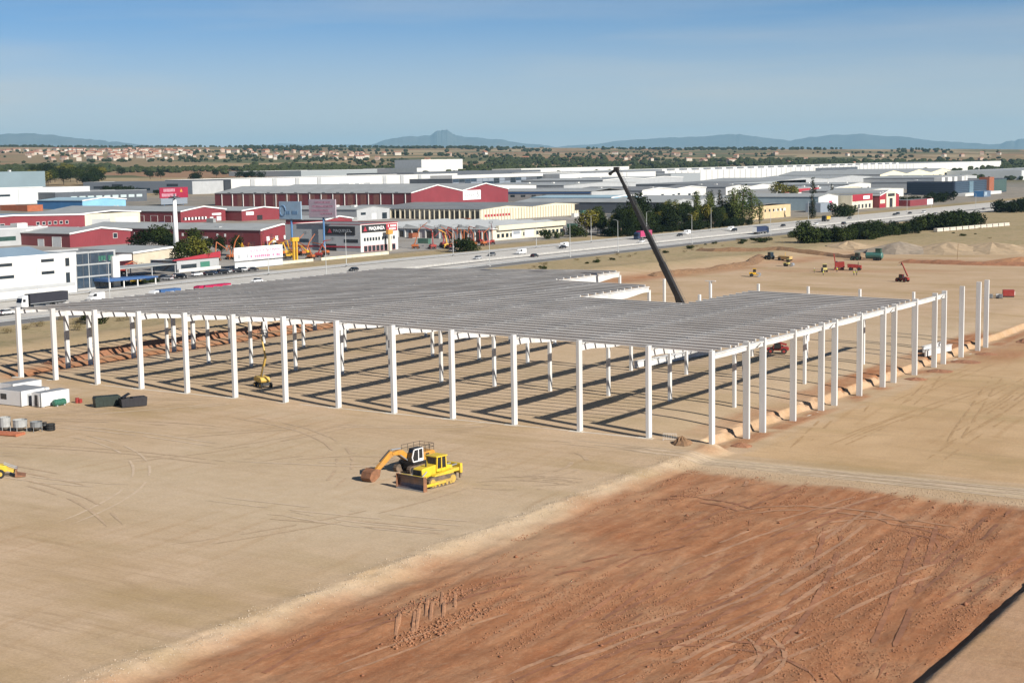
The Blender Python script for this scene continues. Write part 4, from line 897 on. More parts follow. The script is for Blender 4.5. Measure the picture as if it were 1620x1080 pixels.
# --- articulated lorries and coach
def lorry(x, y, heading, label, cabc, boxc, L_=13.6, H_=2.75, curtain=True, rigid=False):
    g = empty('lorry', (x, y, 2.21-.004*max(0, y-300)), heading, label, 'lorry')
    cabp = MB().prism([(0, .5), (2.3, .5), (2.35, 1.6), (2.2, 2.1), (1.75, 3.5), (.2, 3.75), (0, 3.75)], -1.22, 1.22, 'y').build('cab', cabc, g, bevel=.08)
    MB().prism([(2.36, 1.75), (2.24, 2.12), (1.95, 2.95), (1.8, 2.95), (2.1, 1.75)], -1.1, 1.1, 'y').build('windscreen', CG, g)
    for s_ in (-1, 1): MB().bb(.9, 1.9, s_*1.21, s_*1.235, 1.9, 2.7).build('side_window', CG, g)
    MB().bb(-L_-.7, -.7, -1.25, 1.25, 1.2, 1.2+H_).build('trailer_box', boxc, g, bevel=.04)
    for s_ in (-1, 1): MB().bb(-L_-.72, -.68, s_*1.2, s_*1.275, 1.1, 1.3).build('side_rail', steel, g)
    MB().bb(-L_-.5, 1.8, -.5, .5, .75, 1.1).build('chassis', TYRE, g)
    MB().bb(-L_-.76, -L_-.7, -1.2, 1.2, 1.25, 1.15+H_).build('rear_doors', TRIM, g)
    wl = MB().wheel((0, 0, 0), .5, .34).mesh('wheel', TYRE); rl = MB().wheel((0, 0, 0), .26, .37).mesh('rim', RIM)
    for xx in (1.3, -2.2, -L_+1.2, -L_+2.5, -L_+3.8):
        for s_ in (-1, 1): o = link('wheel', wl, g, (xx, s_*1.02, .5)); link('rim', rl, o)
    return g
lorry(-255, 84.5, S_, 'lorry with white cab and long black trailer on the highway at left', PAINT['white'], mat('black_curtain', (.022, .022, .03), .55, .15, .6))
lorry(-231.5, 112, S_, 'lorry with blue box just showing above the left of the roof', PAINT['white'], TXBL, 8, 2.6)
lorry(-232, 130.5, S_, 'lorry with crimson trailer showing above the grey roof at left', mat('crimson_paint', (.36, .01, .06), .4, .06, 1), mat('crimson_paint', (.36, .01, .06), .4), 11, 2.4)
lorry(-270, 474, S_, 'lorry with dusky pink trailer behind the crane boom', PAINT['dark blue'], mat('dusky_pink_curtain', (.38, .04, .12), .6, .08, .6), 12, 3.0)
lorry(-268, 717, S_, 'dark lorry with yellow box below the white arched hall', PAINT['black'], mat('yellow_box', (.55, .33, .03), .5), 6, 2.0)
lorry(-255, 1125, S_, 'white lorry at the right end of the highway', PAINT['white'], WHT, 8, 2.6)
lorry(-237, 555, N_, 'dark coach-like lorry with navy trailer right of the poplars', PAINT['dark blue'], mat('navy_curtain', (.018, .03, .075), .55, .15, .6), 13, 2.8)
# --- rental yard: little access machines
ORG = mat('machine_orange', (.38, .105, .03), .6, .2, 1, dirt=(.2, .11, .06), dirt_amt=.6); RDM = mat('machine_red', (.27, .03, .024), .5, .12, 1, dirt=(.2, .07, .04)); YLM = mat('machine_yellow', (.6, .34, .02), .45, .1, 1, dirt=(.35, .22, .08))
DKM = mat('machine_dark', (.03, .03, .032), .6, .2, 1)
def lift(x, y, rz, m, label, a1=70, a2=-50, L1=6, L2=6, z=None, cat='boom lift', group=None, hb=1.0):
    g = empty('boom_lift', (x, y, gz(x, y) if z is None else z), rz, label, cat, group)
    wl = MB().wheel((0, 0, 0), .48, .36).mesh('wheel', TYRE); rl = MB().wheel((0, 0, 0), .24, .39).mesh('rim', m)
    for xx in (-1.2, 1.2):
        for s_ in (-1, 1): o = link('wheel', wl, g, (xx, s_*1.0, .48)); link('rim', rl, o)
    MB().bb(-1.6, 1.6, -.75, .75, .45, .95).build('chassis', DKM, g, bevel=.05)
    MB().prism([(-1.9, 1.0), (1.1, 1.0), (1.3, 1.4), (.9, 1.95), (-1.5, 2.1), (-2.0, 1.6)], -.95, .95, 'y').build('turret', m, g, bevel=.12)
    p0 = Vector((-.6, 0, 1.9)); p1 = p0+Vector((math.cos(R(a1))*L1, 0, math.sin(R(a1))*L1)); p2 = p1+Vector((math.cos(R(a2))*L2, 0, math.sin(R(a2))*L2))
    MB().bar(p0, p1, .34, .42).build('lower_boom', m, g, bevel=.03); MB().bar(p1, p2, .26, .34, .2, .26).build('upper_boom', m, g, bevel=.03)
    MB().tube([p0+Vector((.5, .0, .1)), (p0*.45+p1*.55)+Vector((.25, 0, 0))], .09, 6).build('lift_cylinder', steel, g)
    b_ = MB(); c = p2+Vector((.8, 0, -.1))
    for zz in (0, .55, 1.05):
        q = [(c.x-.45, c.y-.8, c.z+zz), (c.x+.45, c.y-.8, c.z+zz), (c.x+.45, c.y+.8, c.z+zz), (c.x-.45, c.y+.8, c.z+zz), (c.x-.45, c.y-.8, c.z+zz)]; b_.tube(q, .035, 4)
    for sx in (-.45, .45):
        for sy in (-.8, .8): b_.tube([(c.x+sx, c.y+sy, c.z), (c.x+sx, c.y+sy, c.z+1.05)], .035, 4)
    b_.box((c.x, c.y, c.z), (.9, 1.6, .06)); b_.build('platform', DKM, g)
    return g
rr = random.Random(77)
RG = 'machines crowded in the rental yard'
for i in range(30):
    x, y = -319-rr.random()*34, 254+i*1.75+rr.random()*2; c = rr.choice(('orange', 'orange', 'red', 'dull yellow'))
    lift(x, y, rr.uniform(0, 6.28), {'orange': ORG, 'red': RDM, 'dull yellow': YLM}[c], f'{c} boom lift folded among others in the rental yard', rr.uniform(35, 85), rr.uniform(-70, 50), rr.uniform(2.5, 6), rr.uniform(2.5, 6), 'a' and float(zf(np.array([x]), np.array([y]))[0])+.08, 'boom lift', RG)
for i in range(20):
    x, y = -311-rr.random()*14, 360+i*2.7+rr.random()*2; c = 'yellow' if i == 4 else rr.choice(('red', 'red', 'orange'))
    lift(x, y, rr.uniform(0, 6.28), {'orange': ORG, 'red': RDM, 'yellow': YLM}[c], f'{c} machine with raised arm on the forecourt right of the showroom', rr.uniform(65, 88), rr.uniform(-60, 40), rr.uniform(4, 8), rr.uniform(3, 6), float(zf(np.array([x]), np.array([y]))[0])+.08, 'boom lift', 'machines on the dealer forecourt')
for i in range(9):
    x, y = -318-rr.random()*26, 165+i*3.8; c = rr.choice(('orange', 'red', 'dull yellow'))
    lift(x, y, rr.uniform(0, 6.28), {'orange': ORG, 'red': RDM, 'dull yellow': YLM}[c], f'{c} lift parked under the trees by the white mast', rr.uniform(20, 60), rr.uniform(-40, 10), rr.uniform(3, 5), rr.uniform(3, 5), float(zf(np.array([x]), np.array([y]))[0])+.08, 'boom lift', 'lifts under the trees by the mast')
# ------------------------------------------------------------------ trees
def leafmat(name, c1, c2):
    if name in MATS: return MATS[name]
    m = bpy.data.materials.new(name); m.use_nodes = True; N, L = m.node_tree.nodes, m.node_tree.links; b = N['Principled BSDF']
    b.inputs['Roughness'].default_value = .9; b.inputs['Specular IOR Level'].default_value = .05
    t = N.new('ShaderNodeTexCoord'); n = N.new('ShaderNodeTexNoise'); n.inputs['Scale'].default_value = .7; n.inputs['Detail'].default_value = 5; L.new(t.outputs['Object'], n.inputs['Vector'])
    i = N.new('ShaderNodeObjectInfo'); ad = N.new('ShaderNodeMath'); ad.operation = 'MULTIPLY_ADD'; ad.inputs[1].default_value = .5; L.new(i.outputs['Random'], ad.inputs[0]); L.new(n.outputs['Fac'], ad.inputs[2])
    mr = N.new('ShaderNodeMapRange'); mr.inputs['From Min'].default_value = .45; mr.inputs['From Max'].default_value = 1.0; L.new(ad.outputs[0], mr.inputs['Value'])
    mx_ = N.new('ShaderNodeMix'); mx_.data_type = 'RGBA'; mx_.inputs['A'].default_value = (*c1, 1); mx_.inputs['B'].default_value = (*c2, 1); L.new(mr.outputs[0], mx_.inputs['Factor'])
    L.new(mx_.outputs['Result'], b.inputs['Base Color']); MATS[name] = m; return m
LEAF = leafmat('leaf_green', (.013, .022, .006), (.036, .048, .013)); LEAFD = leafmat('leaf_dark', (.008, .014, .005), (.018, .027, .009))
LEAFY = leafmat('leaf_yellow', (.06, .07, .014), (.15, .13, .025)); LEAFC = leafmat('leaf_cypress', (.009, .015, .008), (.02, .028, .012))
LEAFP = leafmat('leaf_poplar', (.04, .06, .015), (.09, .105, .026)); DRYB = leafmat('leaf_dry', (.12, .09, .04), (.2, .16, .08))
BARK = mat('bark', (.10, .075, .05), .95, .25, 3)
def crown_mesh(name, seed, shape, m, n=1300, leaf=.5):
    """leaf faces scattered through lobes of the crown, unit height about 1 above z=0"""
    rs = np.random.RandomState(seed)
    if shape == 'round': lob = [(rs.uniform(-.28, .28), rs.uniform(-.28, .28), rs.uniform(.42, .82), rs.uniform(.14, .25)) for _ in range(11)]+[(0, 0, .58, .27)]
    elif shape == 'bush': lob = [(rs.uniform(-.5, .5), rs.uniform(-.5, .5), rs.uniform(.18, .6), rs.uniform(.2, .34)) for _ in range(13)]
    elif shape == 'tall': lob = [(rs.uniform(-.07, .07), rs.uniform(-.07, .07), z, .085*math.sin(math.pi*min(1, (z-.06)*1.02))**.6+.035) for z in np.linspace(.14, .94, 17)]
    else: lob = [(rs.uniform(-.02, .02), rs.uniform(-.02, .02), z, .1*(1-z)**.65+.015) for z in np.linspace(.07, .96, 18)]
    w = np.array([l[3]**2 for l in lob]); w /= w.sum(); pick = rs.choice(len(lob), n, p=w); lob = np.array(lob)
    d = rs.normal(size=(n, 3)); d /= np.linalg.norm(d, axis=1)[:, None]; rad = rs.uniform(.55, 1.06, n)**.6
    c = lob[pick, :3]+d*(lob[pick, 3]*rad)[:, None]*np.array([1, 1, 1.0 if shape in ('round', 'bush') else 1.5])
    nrm = d+rs.normal(size=(n, 3))*.55; nrm /= np.linalg.norm(nrm, axis=1)[:, None]
    a = np.cross(nrm, rs.normal(size=(n, 3))); a /= np.linalg.norm(a, axis=1)[:, None]; b_ = np.cross(nrm, a)
    s_ = leaf*rs.uniform(.6, 1.4, n)[:, None]
    co = np.stack([c+a*s_, c+b_*s_*.7, c-a*s_*.8, c-b_*s_*.75], 1).reshape(-1, 3)
    me = bpy.data.meshes.new(name); me.vertices.add(len(co)); me.vertices.foreach_set('co', co.astype(np.float32).ravel())
    me.loops.add(4*n); me.loops.foreach_set('vertex_index', np.arange(4*n, dtype=np.int32)); me.polygons.add(n); me.polygons.foreach_set('loop_start', np.arange(0, 4*n, 4, dtype=np.int32))
    me.update(calc_edges=True); me.materials.append(m); return me
def trunk_mesh(seed, shape):
    rs = random.Random(seed); m = MB(); top = {'round': .55, 'bush': .3, 'tall': .85, 'cone': .85}[shape]
    m.tube([(0, 0, -.06), (rs.uniform(-.02, .02), rs.uniform(-.02, .02), top*.5), (rs.uniform(-.03, .03), rs.uniform(-.03, .03), top)], [.035, .026, .01], 7)
    if shape in ('round', 'bush'):
        for k in range(5):
            a = rs.uniform(0, 6.28); z = rs.uniform(.2, .4)*(top/.55); m.tube([(0, 0, z), (math.cos(a)*.13, math.sin(a)*.13, z+.16), (math.cos(a)*.24, math.sin(a)*.24, z+.3)], [.018, .011, .005], 5)
    return m.mesh('trunk', BARK)
SP = {}
for nm, shape, m, n, lf in (('broadleaf', 'round', LEAF, 1500, .032), ('dark_broadleaf', 'round', LEAFD, 1500, .032), ('yellow_tree', 'round', LEAFY, 1300, .032), ('poplar', 'tall', LEAFP, 1300, .018), ('cypress', 'cone', LEAFC, 1200, .016),
                            ('bush', 'bush', LEAF, 1500, .05), ('dark_bush', 'bush', LEAFD, 1500, .05), ('dry_bush', 'bush', DRYB, 500, .04)):
    SP[nm] = [(crown_mesh('crown', 100+7*k+hash(shape) % 5, shape, m, n, lf), trunk_mesh(k, shape)) for k in range(3)]
def tree(kind, x, y, h, label, group=None, wide=1.0, seed=0, cat='tree', name=None, z=None):
    rs = random.Random(seed*31+int(x*7)+int(y*13)); cr, tk = SP[kind][rs.randrange(3)]
    g = empty(name or {'broadleaf': 'broadleaf_tree', 'dark_broadleaf': 'broadleaf_tree', 'yellow_tree': 'yellowing_tree', 'poplar': 'poplar_tree', 'cypress': 'cypress_tree', 'bush': 'shrub', 'dark_bush': 'shrub', 'dry_bush': 'dry_shrub'}[kind],
              (x, y, gz(x, y) if z is None else z), rs.uniform(0, 6.28), label, cat, group)
    g.scale = (h*wide, h*wide, h); link('crown', cr, g); link('trunk', tk, g); return g
rr = random.Random(5)
# belt of trees behind the highway (right of centre)
BG = 'tree belt behind the highway'
for i in range(64):
    y = 500+i*2.6+rr.uniform(-2, 2); x = -296-rr.random()*26
    k = rr.choice(('broadleaf', 'broadleaf', 'dark_broadleaf', 'dark_broadleaf', 'dark_broadleaf', 'yellow_tree'))
    tree(k, x, y, rr.uniform(8, 16), {'dark_broadleaf': 'dense dark green tree in the belt behind the highway', 'broadleaf': 'mid green tree in the belt behind the highway', 'yellow_tree': 'yellowing tree in the belt behind the highway'}[k], BG, rr.uniform(.7, 1.15), i)
for i in range(40): tree('dark_bush', -294-rr.random()*14, 500+i*4.1, rr.uniform(4, 7), 'dark undergrowth bush at the foot of the tree belt', 'undergrowth of the tree belt', 1.1, i, 'shrub')
tree('dark_broadleaf', -330, 585, 21, 'largest rounded dark tree rising above the belt', None, 1.0, 1); tree('broadleaf', -318, 622, 17, 'pale green tree behind the largest dark tree', None, .8, 2)
for x, y, h, lb in ((-299, 662, 24, 'tallest poplar at the right end of the tree belt'), (-297, 670, 21, 'poplar just right of the tallest one'), (-301, 654, 22, 'poplar just left of the tallest one'), (-296, 680, 15, 'short poplar at the right end of the tree belt')):
    tree('poplar', x, y, h, lb, None, 1.2, 3)
for i in range(7): tree('poplar', -306-rr.random()*8, 585+i*15+rr.uniform(-4, 4), rr.uniform(15, 22), 'narrow pointed poplar rising out of the tree belt', 'poplars rising out of the tree belt', 1.0, i)
for x, y, h, lb in ((-322, 645, 21, 'slim cypress standing alone above the tree belt'), (-318, 672, 18, 'paired cypress behind the poplars, left one'), (-316, 684, 19, 'paired cypress behind the poplars, right one'), (-360, 745, 19, 'thin cypress left of the ochre workshop'),
                    (-360, 756, 19, 'second thin cypress left of the ochre workshop'), (-300, 775, 18, 'broad cypress at the right end of the ochre workshop'), (-395, 1010, 24, 'big cypress behind the gabled store'), (-400, 1065, 17, 'smaller cypress right of the big one')):
    tree('cypress', x, y, h, lb, None, 1.5, 4)
tree('dark_bush', -290, 800, 11, 'large dark shrub beside the ochre workshop and cypress', None, 1.0, 9, 'shrub'); tree('bush', -288, 812, 9, 'lower shrub right of the large dark one', None, 1.1, 10, 'shrub')
tree('yellow_tree', -470, 1120, 17, 'broad yellow-green tree among the grey roofs at right', None, 1.3, 5); tree('yellow_tree', -465, 1135, 15, 'second yellow-green tree joined to the broad one', None, 1.2, 6)
for i in range(7): tree('dark_bush', -330-rr.random()*14, 1070+i*22, rr.uniform(6, 11), 'dark tree before the grey roofs left of the louvred office', 'trees left of the louvred office', 1.2, i, 'tree')
# left estate trees
for i, (x, y, h) in enumerate(((-398, 262, 12), (-394, 272, 13), (-404, 280, 12), (-390, 286, 11), (-385, 268, 10))): tree('broadleaf' if i % 2 else 'dark_broadleaf', x, y, h, 'leafy green tree in the clump left of the white mast', 'tree clump left of the white mast', 1.15, i)
for i, (x, y, h) in enumerate(((-326, 214, 12), (-322, 221, 13), (-329, 226, 10))): tree('yellow_tree' if i == 1 else 'broadleaf', x, y, h, 'yellow-green tree standing between the mast and the parked cars' if i == 1 else 'green tree beside the yellow-green one by the parked cars', 'trees by the mast' if i != 1 else None, 1.0, i)
for i in range(3): tree('dark_broadleaf', -365+i*4, 268+i*5, 9, 'dark tree behind the mast', 'trees behind the mast', 1, i)
tree('dark_bush', -294, 355, 7.5, 'round dark bush beside the service road near the dealer forecourt', None, 1.2, 2, 'shrub', 'shrub'); tree('bush', -294, 360, 6, 'lower part of the bush beside the dealer forecourt', None, 1.2, 3, 'shrub', 'shrub')
for i, (x, y, h) in enumerate(((-318, 462, 6), (-316, 472, 4.5), (-314, 486, 7.5), (-313, 489, 7))): tree('bush', x, y, h, ('small tree before the white door of the finned works', 'low shrub before the finned works', 'taller green tree at the end of the finned works', 'companion of the taller green tree by the finned works')[i], None, .9, i, 'tree')
HG = 'hedge plants along the service road'
for i in range(14): tree('bush', -292.8, 137+i*2.6, 1.7, 'clipped green hedge plant before the parked cars', HG, 1.1, i, 'hedge', 'hedge_plant')
# scrub on the near side of the highway
HB = 'bushes between the site and the highway'
for i in range(30):
    t = i/29; x = -171+rr.uniform(-9, 9); y = 470+t*112+rr.uniform(-3, 3)
    tree(rr.choice(('dark_bush', 'dark_bush', 'bush', 'bush')), x, y, rr.uniform(5, 9.8), 'dense green bush in the long thicket between site and highway', HB, 1.05, i, 'shrub')
for i in range(18):
    x = -166+rr.uniform(-9, 9); y = 612+i*3.6; tree(rr.choice(('dark_bush', 'bush')), x, y, rr.uniform(8, 12), 'green bush in the second thicket, right of the long one', 'second thicket by the highway', 1.0, i, 'shrub')
for i in range(16): tree('dark_bush', -205+rr.uniform(-7, 12), 905+i*9, rr.uniform(8, 12), 'dark tree in the clump hiding the right end of the highway', 'clump at the right end of the highway', 1.15, i, 'tree')
tree('bush', -222, 572, 7.5, 'single green bush at the near road edge, right of the crane', None, .9, 5, 'shrub'); tree('bush', -205, 520, 4, 'low green bush on the earth bank by the road', None, 1.4, 6, 'shrub'); tree('bush', -200, 470, 3, 'flat green bush at the site edge below the road', None, 2.0, 7, 'shrub')
for i in range(26):
    y = 25+i*6+rr.uniform(-3, 3); x = -200-rr.random()*22; k = rr.choice(('dry_bush', 'dry_bush', 'bush'))
    tree(k, x, y, rr.uniform(.9, 2.2) if k != 'bush' else rr.uniform(2, 3.4), 'dry straw-coloured scrub on the bank beside the highway' if k != 'bush' else 'green scrub bush on the bank beside the highway', 'scrub on the highway bank', 1.4, i, 'shrub')
for i in range(40):
    y = 200+i*7.4+rr.uniform(-3, 3); x = -198-rr.random()*20; tree(rr.choice(('dry_bush', 'bush')), x, y, rr.uniform(.7, 1.8), 'low scrub along the far edge of the building site', 'scrub along the site edge', 1.6, i, 'shrub')
for i in range(16):
    tree(rr.choice(('dry_bush', 'bush')), -150+rr.random()*130, 520+rr.random()*160, rr.uniform(.6, 1.6), 'low scrub on the dry ground behind the spoil heaps', 'scrub behind the spoil heaps', 1.7, i, 'shrub')
for i, (x, y, h, k, lb) in enumerate(((-205, 64, 4.2, 'bush', 'dark green bush on the bank behind the second front column'), (-196, 52, 2.4, 'dry_bush', 'bare spiky bush on the bank behind the second front column'), (-212, 72, 3.4, 'dark_bush', 'dark bush on the bank behind the third front column'), (-198, 86, 2.6, 'dry_bush', 'straw-coloured bush on the bank behind the third front column'), (-207, 40, 1.8, 'dry_bush', 'low dry bush left of the front row on the bank'))):
    tree(k, x, y, h, lb, None, 1.3, i, 'shrub')
# --- woods and trees further off
for i in range(46):
    t = rr.random(); px = rr.uniform(.0, 1.0); a = YAW+math.atan((60+110*px-810)/F_PX); d = rr.uniform(1900, 2500); x, y = CAM.x+math.sin(a)*d, CAM.y+math.cos(a)*d
    k = rr.choice(('dark_broadleaf', 'broadleaf', 'broadleaf', 'yellow_tree')); tree(k, x, y, rr.uniform(14, 24), {'dark_broadleaf': 'dark tree in the wood behind the tall grey cube hall', 'broadleaf': 'green tree in the wood behind the tall grey cube hall', 'yellow_tree': 'yellowing tree in the wood behind the tall grey cube hall'}[k], 'wood behind the grey cube hall', 1.2, i)
for i in range(26):
    a = YAW+math.atan((170+120*rr.random()-810)/F_PX); d = rr.uniform(1500, 1750); x, y = CAM.x+math.sin(a)*d, CAM.y+math.cos(a)*d
    tree('dark_bush', x, y, rr.uniform(5, 10), 'dark scrub tree on the slope left of the slate office wing', 'scrub slope behind the red billboard', 1.4, i)
for i, px in enumerate((245, 262, 312, 318, 350, 385, 396, 405, 420, 200)):
    a = YAW+math.atan((px-810)/F_PX); d = (2300, 2350, 2100, 2100, 2500, 2300, 2250, 2300, 2200, 2600)[i]; x, y = CAM.x+math.sin(a)*d, CAM.y+math.cos(a)*d; tree('dark_broadleaf', x, y, 14, 'solitary dark tree in the open field above the sheds', 'solitary trees in the field', 1.3, i)
def wood_mass(name, label, n, d0, d1, px0, px1, thr, hmin, hmax, seed, m, sc=260):
    """far woods that read as one mass: rough little crowns scattered where a noise field is high"""
    rs = np.random.RandomState(seed); base = np.array(SPH_V); fcs = np.array(SPH_F); N_c = n*12
    d = np.exp(rs.uniform(math.log(d0), math.log(d1), N_c)); a = YAW+np.arctan((rs.uniform(px0, px1, N_c)-810)/F_PX); x, y = CAM.x+np.sin(a)*d, CAM.y+np.cos(a)*d
    ok = np.where(fbm(x/sc, y/sc, seed, 3) > thr)[0][:n]; x, y = x[ok], y[ok]; k = len(ok); z = zt(x, y)
    h = rs.uniform(hmin, hmax, k); w = h*rs.uniform(.5, .95, k); p = base[None]*rs.uniform(.65, 1.2, (k, len(base), 1))
    V = np.stack([x[:, None]+p[..., 0]*w[:, None], y[:, None]+p[..., 1]*w[:, None], z[:, None]+h[:, None]*.45+p[..., 2]*h[:, None]*.55], -1).reshape(-1, 3)
    Fc = (fcs[None]+np.arange(k)[:, None, None]*len(base)).reshape(-1, 3)
    me = bpy.data.meshes.new(name); me.from_pydata(V.tolist(), [], Fc.tolist()); me.materials.append(m); me.update(); o = link(name, me); tag(o, label, 'woodland', kind='stuff'); return o
_b = bmesh.new(); bmesh.ops.create_icosphere(_b, subdivisions=2, radius=1); _b.verts.ensure_lookup_table()
SPH_V = [tuple(v.co) for v in _b.verts]; SPH_F = [tuple(v.index for v in f.verts) for f in _b.faces]; _b.free()
wood_mass('distant_woods', 'far belts of dark trees across the plain', 1500, 2500, 6500, -60, 1680, .55, 5, 10, 21, leafmat('leaf_far', (.018, .026, .011), (.04, .048, .018)), 420)
wood_mass('distant_woods', 'band of dark trees before the town and hills', 1300, 2800, 3700, -60, 1000, .5, 6, 11, 22, MATS['leaf_far'], 300)
wood_mass('distant_woods', 'band of dark trees behind the white sheds at right', 1900, 3100, 4600, 780, 1700, .44, 7, 13, 23, MATS['leaf_far'], 300)
wood_mass('distant_woods', 'thin woods along the crest of the plain', 900, 6500, 8800, -80, 1700, .54, 8, 15, 24, MATS['leaf_far'], 600)
# ------------------------------------------------------------------ machines on the building site
YEL = mat('dozer_yellow', (.60, .42, .025), .5, .12, 1.6, dirt=(.34, .23, .11), dirt_amt=.75); AMB = mat('excavator_amber', (.50, .235, .035), .5, .14, 1.6, dirt=(.30, .18, .09), dirt_amt=.75)
TRK = mat('track_steel', (.10, .075, .055), .8, .3, 3, dirt=(.28, .18, .11), dirt_amt=.7); WORN = mat('worn_blade', (.16, .14, .15), .35, .3, 1.5, metal=.5, dirt=(.25, .12, .06), dirt_amt=.6); RUST = mat('rusty_steel', (.22, .10, .05), .7, .3, 2, dirt=(.1, .06, .04))
BLK = mat('black_metal', (.02, .02, .022), .5, .2, 2)
def oval(L_, h, n=8):
    r = h/2; pts = []
    for k in range(n+1): a = -math.pi/2+math.pi*k/n; pts.append((L_/2-r+math.cos(a)*r, r+math.sin(a)*r))
    for k in range(n+1): a = math.pi/2+math.pi*k/n; pts.append((-L_/2+r+math.cos(a)*r, r+math.sin(a)*r))
    return pts
def track(g, y, L_, h, w, m_side, xo=0):
    o = MB().prism([(p[0]+xo, p[1]) for p in oval(L_, h)], y-w/2, y+w/2, 'y').build('track', TRK, g)
    pts = oval(L_, h, 6); m = MB()
    per = [(pts[i], pts[(i+1) % len(pts)]) for i in range(len(pts))]
    for a, b_ in per:
        d = math.hypot(b_[0]-a[0], b_[1]-a[1]); k = max(1, int(d/.22))
        for j in range(k):
            t = (j+.5)/k; px_, pz_ = a[0]+(b_[0]-a[0])*t, a[1]+(b_[1]-a[1])*t
            nx__, nz__ = -(a[1]-b_[1])/d, (a[0]-b_[0])/d
            m.box((px_+xo-nx__*.0, y, pz_), (.1, w*1.04, .1), 0, -math.atan2(b_[1]-a[1], b_[0]-a[0]))
    so_ = m.build('grousers', TRK, o); tag(so_, kind='stuff')
    s_ = 1 if y > 0 else -1; yy = y+s_*(w/2+.02)
    for x, r in ((L_/2-h/2, h*.36), (-L_/2+h/2, h*.38)): MB().wheel((x+xo, yy, h/2), r, .1).build('sprocket', m_side, o)
    for k in range(5): MB().wheel((-L_*.28+k*L_*.14+xo, yy, h*.24), h*.15, .1, n=10).build('roller', m_side, o)
    MB().bb(-L_*.33+xo, L_*.33+xo, min(yy, yy+s_*.06), max(yy, yy+s_*.06), h*.34, h*.62).build('track_frame', m_side, o)
# --- bulldozer
g = empty('bulldozer', (-19.9, -41.6, gz(-20, -41.6)), math.atan2(-1, -.13), 'bright yellow bulldozer with wide steel blade facing the camera', 'bulldozer')
DUSTY = mat('dusty_yellow', (.42, .28, .06), .7, .2, 2, dirt=(.28, .18, .09), dirt_amt=.8)
for y in (-1.2, 1.2): track(g, y, 4.6, 1.25, .62, DUSTY)
MB().bb(-2.0, 2.4, -.85, .85, .55, 1.25).build('hull', YEL, g, bevel=.05)
MB().prism([(.2, 1.25), (2.55, 1.25), (2.6, 2.15), (2.4, 2.3), (.2, 2.45)], -.72, .72, 'y').build('hood', YEL, g, bevel=.06)
MB().bb(2.58, 2.68, -.6, .6, 1.3, 2.1).build('grille', BLK, g); MB().tube([(1.5, .3, 2.3), (1.5, .3, 3.0)], .09, 8).build('exhaust', BLK, g)
for s_ in (-1, 1): MB().prism([(-1.9, 1.25), (1.3, 1.25), (1.1, 1.45), (-1.9, 1.75)], s_*.85, s_*1.48, 'y').build('fender', YEL, g, bevel=.04)
cabg = MB().prism([(-1.35, 1.7), (.25, 1.7), (.15, 3.25), (-1.25, 3.25)], -.78, .78, 'y').build('cab', CG, g)
for x, x2 in ((.26, .16), (-1.36, -1.26), (-.55, -.55)):
    for s_ in (-1, 1): MB().bar((x, s_*.79, 1.65), (x2, s_*.79, 3.3), .14).build('cab_pillar', YEL, cabg)
MB().bb(-1.5, .35, -.95, .95, 3.26, 3.42).build('cab_roof', YEL, cabg, bevel=.05); MB().bb(-1.4, .3, -.81, .81, 1.6, 1.95).build('cab_base', YEL, cabg)
MB().prism([(-2.6, .9), (-1.4, .9), (-1.4, 2.2), (-2.4, 2.05)], -.8, .8, 'y').build('fuel_tank', YEL, g, bevel=.08)
rp_ = MB().bb(-3.5, -2.5, -.9, .9, 1.2, 1.6).build('ripper', YEL, g, bevel=.05); MB().bb(-3.85, -3.45, -1.1, 1.1, .9, 2.05).build('ripper_beam', YEL, rp_, bevel=.08)
for y in (-.8, 0, .8): MB().prism([(-3.8, .3), (-3.6, .3), (-3.55, 1.1), (-3.9, 1.1)], y-.08, y+.08, 'y').build('shank', TRK, rp_)
for s_ in (-1, 1): MB().bar((-2.55, s_*.5, 1.9), (-3.6, s_*.5, 1.95), .14).build('ripper_cylinder', steel, rp_)
bz = [0, .2, .45, .7, .95, 1.2, 1.45, 1.7]; bxs = [3.85-.42*(1-((z_-.85)/.85)**2) for z_ in bz]
bl = MB().prism([(x_, z_) for x_, z_ in zip(bxs, bz)]+[(x_-.1, z_) for x_, z_ in zip(bxs[::-1], bz[::-1])], -2.15, 2.15, 'y').build('blade', WORN, g)
MB().box((3.86, 0, .07), (.08, 4.28, .2)).build('cutting_edge', steel, bl)
for s_ in (-1, 1):
    MB().prism([(3.3, 0), (3.9, .0), (3.88, 1.72), (3.4, 1.72)], s_*2.16-.03, s_*2.16+.03, 'y').build('blade_end_plate', RUST, bl)
    MB().bar((-.3, s_*1.62, .55), (3.25, s_*1.7, .5), .24, .3).build('push_arm', YEL, g, bevel=.04); MB().tube([(1.9, s_*.8, 1.9), (3.25, s_*.9, 1.1)], .09, 8).build('lift_cylinder', steel, g)
MB().bb(3.2, 3.4, -1.9, 1.9, 1.4, 1.62).build('blade_top_rib', YEL, bl)
g.scale = (1.13, 1.13, 1.13)
